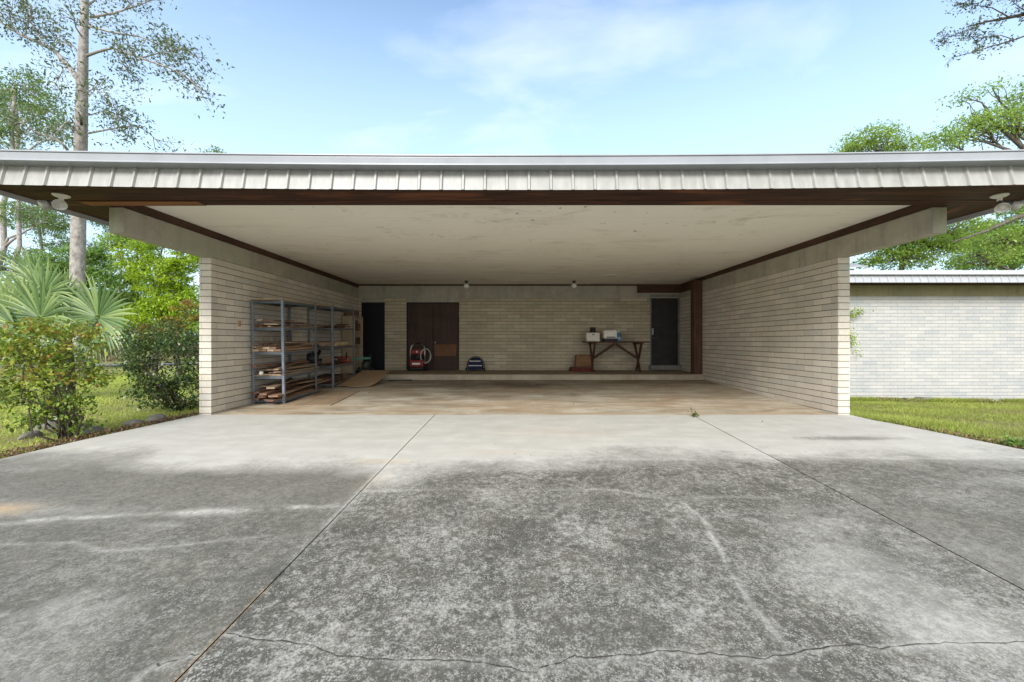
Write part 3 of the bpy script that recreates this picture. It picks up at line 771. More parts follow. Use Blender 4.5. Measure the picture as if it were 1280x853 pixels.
# taller block behind
hb = empty('house_block', (15, 20, 0), 'corner of a taller pale metal roof showing above the low wing', 'building')
hb.location = (0, 0, 0)
xr = (1084-CX)*20/F
MB().add([(9,20,4.86),(xr,20,4.86),(xr-0.55,22.5,5.75),(9,22.5,5.75),(9,20,4.78),(xr,20,4.78),(xr-0.55,22.5,5.6),(9,22.5,5.6)],
         [(0,1,2,3),(4,7,6,5),(0,4,5,1),(1,5,6,2),(2,6,7,3),(3,7,4,0)]).build('roof', mat_plain('dull_roof', (.27,.28,.30), .5), hb)
MB().box(9.2, xr-0.35, 20.35, 24, -0.6, 4.775).build('wall', mat_plain('grey_wall', (.28,.29,.27), .8), hb)

# ================================================================== LAMPS UNDER THE ROOF
def globe(px, label):
    p = P(px, 356, 11.85)
    e = empty('ceiling_light', (p.x, 11.85, 2.912), label, 'light', 'globe lights at the back of the ceiling')
    MB().lathe([(0.055,0),(0.055,-0.02),(0.03,-0.05),(0.03,-0.075)], n=16).build('base', M['dark_metal'], e)
    MB().lathe([(0.03,-0.07),(0.066,-0.10),(0.082,-0.14),(0.080,-0.175),(0.055,-0.21),(0.0,-0.222)], n=20).build('globe', M['glass_w'], e, True)
globe(583, 'small white globe lamp on the ceiling near the brown double door')
globe(717.5, 'small white globe lamp on the ceiling above the sawbuck table')
e = MB().lathe([(0.0,-0.004),(0.17,-0.004),(0.18,0.0),(0.18,0.012)], n=32).build('ceiling_plate', M['white_pl'], loc=((762-CX)*10.9/F, 10.9, 2.9))
tag(e, 'flat white round plate on the ceiling near the right wall', 'ceiling plate')

def flood(pos, label, aims):
    e = empty('floodlight', pos, label, 'floodlight', 'twin floodlights under the eaves')
    MB().lathe([(0.075,0.0),(0.075,-0.012),(0.05,-0.028),(0.022,-0.034),(0.022,-0.07)], n=20).build('base', M['white_pl'], e, True)
    for a in aims:
        d = Vector(a).normalized(); st = Vector((0,0,-0.06)); k = st + d*0.05
        arm = MB(); arm.tube([st, st + d*0.03 + Vector((0,0,-.02)), k + d*0.02, k + d*0.066], [0.016,0.018,0.026,0.030], 12)
        ar = arm.build('arm', M['dark_metal'], e)
        MB().lathe([(0.020,0.03),(0.024,0.055),(0.034,0.065),(0.058,0.115),(0.061,0.128),(0.056,0.129),(0.052,0.122),(0.03,0.118),(0.0,0.117)], k, d, 24).build('lamp_head', mat_plain('bulb_shell', (.36,.355,.31), .25, 0, .3, 14, .5, 0), e, True)
flood((-5.10, 4.60, 2.812), 'twin floodlight with pale reflectors under the left eave', [(0.60,-0.62,-0.5), (-0.75,-0.35,-0.42)])
flood((5.48, 4.60, 2.812), 'twin floodlight with pale reflectors under the right eave', [(-0.45,-0.5,-0.62), (0.80,-0.25,-0.45)])

# ================================================================== STEEL RACKS AND LUMBER
RL, RD, RH = 1.24, 0.58, 1.90
LV = [0.075, 0.505, 0.945, 1.385, 1.875]      # shelf surface heights
def rack(y0, label):
    e = empty('steel_rack', (XL+0.035, y0, zf(y0)), label, 'shelf rack', 'grey steel racks along the left wall', rot=(SL, 0, 0))
    for (x, sx) in ((0, 1), (RD, -1)):
        for (y, sy) in ((0, 1), (RL, -1)):
            m = MB(); a = 0.042; t = 0.004
            m.box(min(x, x+sx*t), max(x, x+sx*t), min(y, y+sy*a), max(y, y+sy*a), 0, RH)
            m.box(min(x+sx*t, x+sx*a), max(x+sx*t, x+sx*a), min(y, y+sy*t), max(y, y+sy*t), 0, RH)
            m.build('post', M['post'], e)
    for h in LV:
        m = MB(); i = 0.005
        m.box(i, RD-i, i, i+0.02, h-0.055, h-0.012); m.box(i, RD-i, RL-i-0.02, RL-i, h-0.055, h-0.012)
        m.box(i, i+0.02, i+0.02, RL-i-0.02, h-0.055, h-0.012); m.box(RD-i-0.02, RD-i, i+0.02, RL-i-0.02, h-0.055, h-0.012)
        s = m.build('shelf', M['steel'], e)
        MB().box(0.006, RD-0.006, 0.006, RL-0.006, h-0.0118, h-0.002).build('deck', M['deck'], s)
    return e
r1 = rack(7.43, 'near grey steel rack with lumber offcuts beside the left wall')
r2 = copy_tree(r1); r2.location = (XL+0.035, 9.46, zf(9.46)); r2['label'] = 'far grey steel rack holding tools beside the tan bookcase'

def board(name, x, y, h, ln, wd, th, m, label, group, rz=0.0, rx=0.0, cat='board', warp=0.004, ry=0.0):
    """a plank lying along Y; (x, y) its centre, h height of its underside over the slab"""
    b = MB(); n = 8; vs = []; fs = []
    r0 = random.uniform(-1, 1)
    for i in range(n+1):
        t = i/n - 0.5
        zz = warp*math.cos(t*3.0)*r0; xx = warp*0.8*math.sin(t*4+r0)
        vs += [(-wd/2+xx, t*ln, zz), (wd/2+xx, t*ln, zz), (wd/2+xx, t*ln, zz+th), (-wd/2+xx, t*ln, zz+th)]
    for i in range(n):
        a = i*4
        for j in range(4): fs.append((a+j, a+(j+1)%4, a+4+(j+1)%4, a+4+j))
    fs += [(0,3,2,1), (n*4, n*4+1, n*4+2, n*4+3)]
    b.add(vs, fs)
    o = b.build(name, m, loc=(x, y, zf(y)+h+warp), rot=(SL+rx, ry, rz))
    return tag(o, label, cat, group)
xs0 = XL + 0.035
# bottom shelf of the near rack: long brown boards poking out in front
g = 'boards on the bottom shelf'
for i, (dx, ln, wd, th, mm, rz, h) in enumerate([(.12,2.3,.10,.045,'plank_d',.03,0),(.27,2.2,.14,.022,'plank_b',.09,0),(.44,1.2,.13,.020,'plank_a',-.10,0),(.20,2.2,.13,.05,'plank_b',.05,.046),(.33,1.9,.15,.022,'plank_a',.16,.052),(.12,2.4,.09,.04,'plank_d',.0,.098)]):
    board('wooden_board', xs0+dx, 7.36+ln/2-(0.02 if i == 2 else 0.08), LV[0]+h, ln, wd, th, M[mm],
          ['dark narrow board at the wall side of the bottom shelf','reddish board lying flat on the bottom shelf of the near rack','short grey brown board at the open side of the bottom shelf','thick reddish beam whose end sticks out of the bottom shelf','slanting weathered board on top of the bottom shelf pile','topmost dark batten against the wall on the bottom shelf'][i], g, rz)
for i, (dx, ln, wd, th, mm, rz, h, lab) in enumerate([(.48,1.7,.12,.022,'plank_b',-.03,.0,'reddish board at the open edge of the bottom shelf'),(.40,2.1,.16,.024,'plank_a',.10,.078,'wide weathered board slanting over the bottom shelf pile'),(.24,1.5,.12,.04,'plank_b',.12,.104,'short thick reddish board on top of the bottom shelf pile'),(.16,2.0,.11,.03,'plank_d',.05,.142,'dark board leaning highest on the bottom shelf pile')]):
    board('wooden_board', xs0+dx, 7.19+ln/2, LV[0]+h, ln, wd, th, M[mm], lab, g, rz)
# second shelf from the floor: skewed plywood offcuts
g = 'plywood offcuts on the second shelf'
for i, (dx, y, ln, wd, th, mm, rz) in enumerate([(.28,8.05,1.3,.50,.012,'plywood',.02),(.24,7.85,.95,.32,.012,'ply_brown',.25),(.36,8.2,1.15,.30,.010,'plywood',-.14),(.22,8.0,1.0,.22,.015,'plank_a',.30),(.35,7.75,.70,.20,.012,'plywood',.42),(.30,8.35,.8,.34,.010,'plank_a',-.22)]):
    board('plywood_offcut', xs0+dx, y, LV[1]+0.002+sum([0,.014,.027,.039,.056,.070][i:i+1]), ln, wd, th, M[mm],
          ['widest plywood offcut at the bottom of the second shelf pile','brown plywood strip turned askew on the second shelf','pale plywood strip at the open edge of the second shelf','weathered slat laid slantwise across the second shelf pile','short plywood piece pointing at the near rack post','grey brown panel on top at the far end of the second shelf'][i], g, rz, cat='plywood')
tag(MB().lathe([(0.0,-.03),(.028,-.03),(.038,-.01),(.036,.02),(.02,.04),(0,.045)], n=12).build('crumpled_rag', M['white_pl'], None, True, loc=(xs0+.16, 7.42, zf(7.42)+LV[1]+.045)), 'small white crumpled rag at the near end of the second shelf', 'rag')
# third shelf: stacked pale lumber and a peg rail
for i, (dx, y, ln, wd, th, mm, rz, h, lab) in enumerate([(.20,8.1,1.2,.40,.014,'plywood',-.08,.082,'large pale plywood piece high on the second shelf pile'),(.30,7.9,.9,.25,.012,'plank_a',.18,.098,'narrow grey panel slanting on top of the second shelf pile'),(.18,8.2,.8,.2,.02,'ply_brown',.3,.112,'topmost brown offcut by the wall on the second shelf')]):
    board('plywood_offcut', xs0+dx, y, LV[1]+h, ln, wd, th, M[mm], lab, g, rz, cat='plywood')
g = 'pale lumber on the third shelf'
k = 0
for row in range(2):
    for c in range(4 if row == 0 else 3):
        board('pine_board', xs0+.09+c*.13+row*.05, 8.03+random.uniform(-.03,.03), LV[2]+.002+row*.042, 1.30, .118, .038, M['plank_c' if (c+row) % 2 == 0 else 'plank_a'],
              'pine board in the straight stack on the third shelf of the near rack', g, random.uniform(-.01,.01)); k += 1
pr = empty('peg_rail', (xs0+.14, 8.0, zf(8.0)+LV[2]+.088), 'wooden rail with a row of upright pegs standing on the pine boards', 'peg rail', rot=(SL,0,0))
MB().box(-.05,.05,-.55,.55,0,.022).build('rail', M['plank_a'], pr)
for i in range(9): MB().tube([(0,-.48+i*.12,.0221),(0,-.48+i*.12,.20)], .007, 6).build('peg', M['plank_a'], pr)
# fourth shelf: a few thin mouldings
g = 'mouldings on the fourth shelf'
for i in range(4):
    board('wood_moulding', xs0+.08+.085*i, 8.02+.02*i, LV[3]+.002, 1.3+.05*i, .055, .018+.006*(i % 2), M[['plank_b','plank_a','plank_b','plank_c'][i]],
          ['reddish moulding closest to the wall on the fourth shelf','thin weathered moulding second from the wall on the fourth shelf','reddish moulding third from the wall on the fourth shelf','pale moulding at the open side of the fourth shelf'][i], g, random.uniform(-.04,.04))
# top shelf
board('plywood_sheet', xs0+.28, 8.35, LV[4]+.002, 2.3, .46, .012, M['plank_c'], 'thin pale sheet spanning the tops of both racks', None, .0, cat='plywood')
for lv, hs, nb, lab, gg in ((1, .125, 6, 'loose thin offcut in the jumble on the second shelf of the racks', 'loose offcuts on the second shelf'),
                            (2, .09, 6, 'loose offcut in the jumble on the third shelf of the racks', 'loose offcuts on the third shelf'),
                            (3, .03, 8, 'loose offcut in the jumble on the fourth shelf of the racks', 'loose offcuts on the fourth shelf'),
                            (0, .17, 6, 'loose board in the jumble on the bottom shelf of the racks', 'loose boards on the bottom shelf')):
    for i in range(nb):
        ln = random.uniform(.5, 1.5); far = i % 3 == 2
        yy = random.uniform(9.55, 10.5) if far else random.uniform(7.3, 8.5)
        board('offcut', xs0+random.uniform(.14,.44), max(yy, 7.22+ln/2), LV[lv]+(hs if not far else .01)+.013*i, ln, random.uniform(.06,.22), random.uniform(.01,.03), M[random.choice(['plank_a','plank_b','plywood','plank_d','ply_brown'])], lab, gg, random.uniform(-.28,.28), cat='offcut', rx=random.uniform(-.02,.02))
# boards bridging the gap between the racks
for i, (lv, dx, ln, mm, lab) in enumerate([(1,.10,2.5,'plank_d','long dark board bridging both racks on the second shelf'),(2,.50,2.2,'plank_a','long weathered board bridging both racks at the open side'),(0,.42,2.4,'plank_a','long weathered board bridging both racks near the floor'),(3,.45,2.6,'plank_b','long reddish board bridging both racks on the fourth shelf')]):
    board('wooden_board', xs0+dx, 9.35, LV[lv]+.094 if lv != 3 else LV[lv]+.03, ln, .12, .022, M[mm], lab, None, .02)
# things on the far rack
def box_thing(name, x, y, h, dx, dy, dz, m, label, cat, rz=0, bevel=.006, group=None):
    return tag(MB().box(-dx/2,dx/2,-dy/2,dy/2,0,dz).build(name, m, None, False, bevel, (x,y,zf(y)+h), (SL,0,rz)), label, cat, group)
# shallow wooden tray
tr = empty('wooden_tray', (xs0+.36, 10.0, zf(10.0)+LV[2]+.003), 'shallow open wooden tray on the middle shelf of the far rack', 'tray', rot=(SL,0,.04))
MB().box(-.19,.19,-.40,.40,0,.012).build('base', M['plank_a'], tr)
for a in ((-.19,-.175,-.40,.40),(.175,.19,-.40,.40),(-.174,.174,-.40,-.385),(-.174,.174,.385,.40)): MB().box(*a, .0125, .10).build('side', M['plank_c'], tr)
# leaf blower (black) on the second shelf
lb = empty('leaf_blower', (xs0+.42, 8.78, zf(8.78)+LV[1]+.12), 'black leaf blower with long nozzle on the second shelf', 'leaf blower', rot=(SL,0,.3))
MB().lathe([(.0,-.11),(.09,-.10),(.115,-.03),(.115,.04),(.085,.11),(0,.12)], (0,0,.11), (1,0,0), 16).build('body', M['black'], lb, True)
MB().tube([(.02,.06,.08),(.03,.3,.10),(.03,.62,.17),(.02,.85,.20)], [.055,.045,.036,.04], 12).build('nozzle', M['black'], lb, True)
MB().tube([(0,-.10,.18),(0,-.06,.27),(0,.06,.28),(0,.12,.20)], .016, 8).build('handle', M['dark_metal'], lb, True)
# chainsaw
cs = empty('chainsaw', (xs0+.44, 10.42, zf(10.42)+LV[1]+.003), 'red chainsaw with green guide bar jutting from the far rack', 'chainsaw', rot=(SL,0,-1.15))
MB().box(-.10,.10,-.16,.14,0,.15).build('body', M['red'], cs, bevel=.03)
MB().box(-.012,.012,.13,.62,.05,.115).build('guide_bar', mat_plain('green_sheath', (.05,.14,.10), .6), cs, bevel=.02)
MB().tube([(-.10,.03,.05),(-.11,.04,.20),(0,.05,.25),(.11,.04,.20),(.10,.03,.05)], .012, 8).build('front_handle', M['black'], cs, True)
MB().tube([(0,-.15,.13),(0,-.28,.16),(0,-.34,.09),(0,-.17,.03)], .017, 8).build('rear_handle', M['black'], cs, True)
box_thing('paint_can', xs0+.30, 9.75, LV[1]+.003, .17,.17,.19, M['ply_brown'], 'small brown carton on the second shelf of the far rack', 'carton').name = 'small_carton'
box_thing('tool_case', xs0+.28, 10.2, LV[3]+.003, .30,.55,.07, M['plank_d'], 'flat dark case on the fourth shelf of the far rack', 'case', .05)
box_thing('wooden_box', xs0+.28, 9.9, LV[0]+.003, .42,.6,.16, M['plank_d'], 'long dark box on the floor level shelf of the far rack', 'box', .03)
# tan bookcase at the back corner, facing the carport
bk = empty('bookcase', (XL+0.03, 11.30, 0.268), 'tan open bookcase in the left back corner beside the dark doorway', 'bookcase')
BW, BD, BH = .60, .36, 1.60
MB().box(0, BD, 0, .018, 0, BH).build('side_panel', M['book_ply'], bk); MB().box(0, BD, BW-.018, BW, 0, BH).build('side_panel', M['book_ply'], bk)
MB().box(0, .012, .0185, BW-.0185, .0, BH-.02).build('back_panel', M['plank_d'], bk)
MB().box(0, BD, .0185, BW-.0185, BH-.0195, BH-.001).build('top', M['book_ply'], bk)
for h in (.06, .42, .78, 1.16): MB().box(.0125, BD-.005, .0185, BW-.0185, h, h+.018).build('shelf', M['book_ply'], bk)
bx0, by0 = XL+0.03, 11.30
def simple(name, x, y, z, dx, dy, dz, m, lab, cat, rz=0, group=None, bevel=.008):
    return tag(MB().box(-dx/2,dx/2,-dy/2,dy/2,0,dz).build(name, m, None, False, bevel, (x,y,z), (0,0,rz)), lab, cat, group)
for i, (yy, zz, dy, dz, mm, lab) in enumerate([(.2,1.18,.22,.30,'plank_d','dark carton on the top bay of the tan bookcase'),(.43,1.18,.18,.22,'plank_b','reddish carton on the top bay of the tan bookcase'),(.30,.80,.42,.20,'plank_d','wide dark box on the middle bay of the tan bookcase'),(.24,.44,.30,.26,'ply_brown','brown carton on the lower bay of the tan bookcase')]):
    simple('carton', bx0+.19, by0+yy, .268+zz, .26, dy, dz, M[mm], lab, 'carton', 0, 'cartons in the bookcase')
simple('carton', bx0+.20, by0+.24, .268+BH+.001, .28,.34,.16, M['plank_b'], 'reddish brown carton on top of the tan bookcase', 'carton', .15)
# dark gas hedge trimmer / engine in front of the bookcase
en = empty('garden_engine', (bx0+.62, by0+.10, .268), 'small dark green garden engine in front of the tan bookcase', 'garden engine')
MB().box(-.16,.16,-.14,.14,.06,.12).build('frame', M['dark_metal'], en, bevel=.01)
MB().lathe([(0,0),(.09,.0),(.11,.05),(.11,.16),(.07,.21),(0,.22)], (0,0,.121), n=16).build('motor', mat_plain('dark_green', (.03,.05,.035), .5), en, True)
for s in (-1,1): MB().lathe([(.03,-.02),(.075,-.02),(.085,0),(.075,.02),(.03,.02)], (s*.185,0,.085), (1,0,0), 18).build('wheel', M['rubber'], en, True)
MB().tube([(-.1,.1,.121),(-.1,.14,.5),(.1,.14,.5),(.1,.1,.121)], .012, 8).build('handle', M['dark_metal'], en, True)

# floor sheets
pl1 = MB().box(-.42,.42,-.86,.86,0,.009).build('plywood_sheet', M['ply_brown'], None, False, 0, (-3.72, 8.05, zf(8.05)+.001), (SL,0,.07))
tag(pl1, 'large thin brown plywood sheet lying flat beside the near rack', 'plywood')
# buckled panel leaning on the ledge
b = MB(); nxp, nyp = 14, 10; vs = []; fs = []
for j in range(nyp+1):
    for i in range(nxp+1):
        u, v_ = i/nxp, j/nyp
        x = -.36 + .78*u + .03*math.sin(v_*5); y = -.75 + 1.45*v_ + .03*math.sin(u*9) * (1 if j == 0 else .3)
        z = .02 + .26*v_**1.1 + .012*math.sin(u*6+1)*(1-v_) + .008*math.sin(v_*7+u*3)
        vs.append((x, y, z))
k = len(vs); vs += [(x, y, z+.006) for x, y, z in vs]
for j in range(nyp):
    for i in range(nxp):
        a = j*(nxp+1)+i
        fs += [(a, a+nxp+1, a+nxp+2, a+1), (a+k, a+1+k, a+nxp+2+k, a+nxp+1+k)]
for i in range(nxp):
    fs.append((i, i+1, i+1+k, i+k)); a = nyp*(nxp+1)+i; fs.append((a+1, a, a+k, a+1+k))
for j in range(nyp):
    a = j*(nxp+1); c = a+nxp+1; fs.append((c, a, a+k, c+k)); a += nxp; c += nxp; fs.append((a, c, c+k, a+k))
tag(b.add(vs, fs).build('buckled_panel', mat_wood('buckled_ply', (.34,.22,.125), (.50,.36,.23), (1.5,9,9)), None, False, 0, (-3.72, 10.22, zf(9.5)+.0), (0,0,-.06)), 'buckled brown panel propped on the ledge by the far rack', 'panel')
tag(MB().tube([(-3.28,10.62,zf(10.62)+.018),(-2.66,10.72,zf(10.72)+.018)], .016, 10).build('metal_pipe', M['dark_metal'], None, True), 'short dark pipe lying on the slab next to the buckled panel', 'pipe')

# ================================================================== BACK WALL THINGS
ZP = 0.268
# pressure washer in front of the double door
pw = empty('pressure_washer', ((522-CX)*12.3/F, 12.3, ZP), 'red pressure washer with tubular handle and coiled hose by the brown double door', 'pressure washer')
for s in (-1, 1):
    MB().tube([(s*.22,-.02,.05),(s*.22,0,.60),(s*.19,.02,.74),(s*.10,.03,.83)], .015, 8).build('handle_tube', M['chrome'], pw, True)
MB().tube([(-.10,.03,.83),(.10,.03,.83)], .018, 8).build('grip', M['black'], pw, True)
MB().box(-.20,.20,-.10,-.03,.50,.64).build('top_panel', M['red'], pw, bevel=.02)
MB().box(-.205,.205,-.17,.05,.12,.33).build('tank', M['red'], pw, bevel=.03)
MB().box(-.12,.12,-.18,-.172,.19,.25).build('badge', M['white_pl'], pw)
MB().lathe([(0,-.07),(.08,-.07),(.095,-.02),(.095,.05),(.05,.07),(0,.07)], (0,-.04,.42), (0,-1,0), 16).build('motor', M['black'], pw, True)
MB().box(-.21,.21,-.18,.05,.04,.115).build('base', M['black'], pw, bevel=.015)
for s in (-1, 1): MB().lathe([(.03,-.025),(.088,-.025),(.10,0),(.088,.025),(.03,.025)], (s*.25,.02,.10), (1,0,0), 20).build('wheel', M['rubber'], pw, True)
MB().lathe([(.0,-.01),(.035,-.012),(.035,.0),(0,.004)], (-.0,-.105,.575), (0,-1,0), 14).build('gauge', M['white_pl'], pw, True)
hs = MB(); pts = []
for i in range(110):
    a = i/110*2*math.pi*4.2
    pts.append((.26+(.15+.012*math.sin(a*.3))*math.cos(a), -.06-.05*i/110+.01*math.sin(a*2), .45+.21*math.sin(a)+.012*math.sin(a*.7)))
hs.tube(pts, .011, 6).build('hose', mat_plain('grey_hose', (.42,.41,.38), .5), pw, True)

# navy rounded bag with pale bands and small wheels
bg_ = empty('rolling_bag', ((594.5-CX)*12.35/F, 12.35, ZP), 'dome shaped navy rolling bag with two pale bands against the brick wall', 'bag')
def dome(w, d, h, z0=0.03, n=18, flat=0.0):
    m = MB(); prof = [(math.cos(math.pi*i/n)*w/2, z0 + (h-z0)*(math.sin(math.pi*i/n)**0.62)) for i in range(n+1)]
    vs = [(x, -d/2, z) for x, z in prof] + [(x*.93, -d/2-.03, z0+(z-z0)*.93) for x, z in prof] + [(x, d/2, z) for x, z in prof]
    k = n+1; fs = []
    for i in range(n):
        fs += [(i, i+1, k+i+1, k+i), (i+1, i, 2*k+i, 2*k+i+1)]
    fs += [tuple(range(k, 2*k)), tuple(range(3*k-1, 2*k-1, -1)), (0, k, 2*k-1, n, 3*k-1, 2*k)]
    return m.add(vs, fs)
dome(.46,.24,.40).build('body', M['navy'], bg_, False, bevel=.012)
for z, hw in ((.15,.205),(.285,.165)):
    MB().box(-hw,hw,-.156,-.151,z,z+.022).build('band', M['white_pl'], bg_)
fr = MB(); fr.tube([(.27*math.cos(math.pi*i/14), .02, .03+.40*math.sin(math.pi*i/14)**.75) for i in range(15)], .012, 8)
fr.build('hoop_frame', M['dark_metal'], bg_, True)
for s in (-1,1): MB().lathe([(.0,-.02),(.04,-.02),(.048,0),(.04,.02),(0,.02)], (s*.27,-.08,.048), (1,0,0), 16).build('wheel', M['rubber'], bg_, True)

# red folded mats and the brown box on them
rx0 = (727-CX)*12.2/F
mt_ = tag(MB().box(-.36,.36,-.2,.2,0,.055).build('red_mat', mat_plain('faded_red', (.15,.035,.03), .8), None, False, .02, (rx0, 12.2, ZP), (0,0,.02)), 'lower dull red folded mat under the brown wooden box', 'mat', 'folded red mats')
mt2 = tag(MB().box(-.33,.33,-.19,.19,0,.06).build('red_mat', mat_plain('dull_red', (.13,.04,.03), .8), None, False, .02, (rx0-.01, 12.2, ZP+.056), (0,0,-.03)), 'upper dull red folded mat directly below the brown wooden box', 'mat', 'folded red mats')
bxn = MB(); bxn.add([(-.25,-.16,0),(.25,-.16,0),(.25,.16,0),(-.25,.16,0),(-.20,-.02,.36),(.23,-.02,.36),(.23,.15,.36),(-.20,.15,.36)], [(0,3,2,1),(4,5,6,7),(0,1,5,4),(1,2,6,5),(2,3,7,6),(3,0,4,7)])
wb = tag(bxn.build('wooden_box', mat_wood('tea_box', (.17,.085,.04), (.28,.15,.075), (10,10,1)), None, False, .01, (rx0+.04, 12.2, ZP+.117)), 'brown sloping wooden box standing on red mats left of the table', 'box')
MB().box(-.235,.24,-.0105,.0105,0,.03).build('front_rail', M['plank_d'], wb, loc=(0,-.155,.012))
# sawbuck table
tb = empty('sawbuck_table', ((768.5-CX)*12.2/F, 12.15, ZP), 'dark brown wooden sawbuck table with crossed legs against the back wall', 'table')
TH = .885
for i in range(4): MB().box(-.93,.93,-.30+.152*i,-.30+.152*i+.146,TH-.035,TH).build('table_board', M['table_wood'], tb, bevel=.004)
for s in (-.68, .68):
    for a in (-1, 1):
        y0_, y1_ = a*.27, -a*.27
        MB().add([(s-.022+.024*a, y0_-.05, 0), (s+.022+.024*a, y0_-.05, 0), (s+.022+.024*a, y0_+.05, 0), (s-.022+.024*a, y0_+.05, 0),
                  (s-.022+.024*a, y1_-.05, TH-.037), (s+.022+.024*a, y1_-.05, TH-.037), (s+.022+.024*a, y1_+.05, TH-.037), (s-.022+.024*a, y1_+.05, TH-.037)],
                 [(0,3,2,1),(4,5,6,7),(0,1,5,4),(1,2,6,5),(2,3,7,6),(3,0,4,7)]).build('leg', M['table_wood'], tb)
    MB().box(s-.07,s+.07,-.30,.30,TH-.075,TH-.037).build('cleat', M['table_wood'], tb)
    sg = -1 if s < 0 else 1
    MB().add([(s-sg*.05,-.03,.36),(s-sg*.05,.03,.36),(s-sg*.05,.03,.44),(s-sg*.05,-.03,.44),(sg*.02,-.03,TH-.12),(sg*.02,.03,TH-.12),(sg*.02,.03,TH-.037),(sg*.02,-.03,TH-.037)],
             [(0,3,2,1),(4,5,6,7),(0,1,5,4),(1,2,6,5),(2,3,7,6),(3,0,4,7)]).build('brace', M['table_wood'], tb)
ZT = ZP + TH
def tx(px): return (px-CX)*12.05/F
cb1 = empty('white_carton', (tx(740), 12.0, ZT), 'small off white box with a dark slot at the left end of the table', 'box')
MB().box(-.19,.19,-.13,.13,0,.255).build('body', M['pale'], cb1, bevel=.015)
MB().box(-.03,.03,-.1345,-.1305,.185,.215).build('slot', M['black'], cb1)
jar = empty('black_jar', (tx(740.5), 12.0, ZT+.256), 'black jar standing on the small off white box', 'jar')
MB().lathe([(.075,0),(.08,.01),(.082,.11),(.075,.125)], n=18).build('body', M['black'], jar, True)
MB().lathe([(.086,.126),(.086,.155),(.08,.16),(0,.16)], n=18).build('lid', M['black'], jar)
bm_ = empty('white_appliance', (tx(761.5), 12.0, ZT), 'rounded white kitchen appliance with a black base on the table', 'appliance')
MB().box(-.19,.19,-.14,.14,0,.075).build('base', M['black'], bm_, bevel=.015)
MB().box(-.20,.20,-.15,.15,.076,.33).build('body', M['white_pl'], bm_, bevel=.05)
MB().box(-.13,.13,-.153,-.1505,.10,.14).build('panel', M['frame_grey'], bm_)
bt = empty('spray_bottle', (tx(772.5), 11.94, ZT), 'blue bottle with a pale cap beside the white appliance', 'bottle')
MB().lathe([(.062,0),(.068,.01),(.068,.17),(.05,.23),(.022,.26),(.022,.275)], n=18).build('body', M['blue'], bt, True)
MB().lathe([(.028,.27),(.028,.31),(.018,.32),(0,.32)], n=14).build('cap', M['white_pl'], bt)
MB().lathe([(.0690,.06),(.0695,.06),(.0695,.13),(.0690,.13)], n=18).build('label_band', mat_plain('pale_blue', (.3,.42,.55), .5), bt)

# ================================================================== PLANTS
def leaf_mat(name, dark, mid, light, trans=0.3, rough=0.5, tip=None):
    n = N(name)
    col = n.ramp(n.attr('rnd'), [(0.0, dark), (0.5, mid), (1.0, light)] if tip is None else [(0.0, dark), (0.45, mid), (0.86, light), (1.0, tip)])
    n.l(col, n.b.inputs['Base Color']); n.b.inputs['Roughness'].default_value = rough; n.b.inputs['Specular IOR Level'].default_value = 0.3
    tr = n.n('ShaderNodeBsdfTranslucent'); n.l(n.mix(0.5, col, light), tr.inputs['Color'])
    ms = n.n('ShaderNodeMixShader'); ms.inputs[0].default_value = trans
    n.l(n.b.outputs[0], ms.inputs[1]); n.l(tr.outputs[0], ms.inputs[2]); n.l(ms.outputs[0], n.o.inputs['Surface'])
    return n.m

def bark_mat(name, c1, c2, sc=(14,14,3)):
    n = N(name); v = n.coord('Object', sc)
    f = n.noise(v, 1.0, 7, .7, .4)
    n.bump(f, .8, .03)
    return n.fin(n.ramp(f, [(0.33, c1), (0.62, c2)]), .9, 0, .1)

def leaves(name, C, size, m, parent, r, up=0.35, wr=0.45, oval=False, rnd=None, dirs=None):
    """one mesh of small folded leaves at the points C"""
    n = len(C)
    a = r.normal(size=(n,3)) if dirs is None else dirs + 0.35*r.normal(size=(n,3))
    a /= np.linalg.norm(a, axis=1, keepdims=True)
    nn = r.normal(size=(n,3)); nn[:,2] = np.abs(nn[:,2]) + up*3
    b = np.cross(a, nn); b /= np.linalg.norm(b, axis=1, keepdims=True) + 1e-9
    nn = np.cross(b, a)
    L = (size * r.uniform(.65, 1.3, n))[:,None]; W = L*wr
    if oval:
        fr = [(0,0,0),(.28,.46,.05),(.68,.40,.04),(1,0,-.06),(.68,-.40,.04),(.28,-.46,.05)]
    else:
        fr = [(0,0,0),(.45,.5,.08),(1,0,-.05),(.45,-.5,.08)]
    k = len(fr)
    V = np.stack([C + a*L*p + b*W*q + nn*L*h for p, q, h in fr], 1).reshape(-1,3)
    idx = np.arange(n*k)
    rv = r.uniform(0, 1, n) if rnd is None else rnd
    return mesh_np(name, V, idx, np.full(n, k), m, parent, {'rnd': np.repeat(rv, k)})

def curve_pts(a, b, r, n=6, wob=0.12, lift=0.0):
    a, b = np.array(a, float), np.array(b, float); L = np.linalg.norm(b-a); out = []
    for i in range(n+1):
        t = i/n; p = a+(b-a)*t + np.array([0,0,lift*L*math.sin(math.pi*t)])
        if 0 < i < n: p = p + r.normal(size=3)*wob*L/n
        out.append(p)
    return out

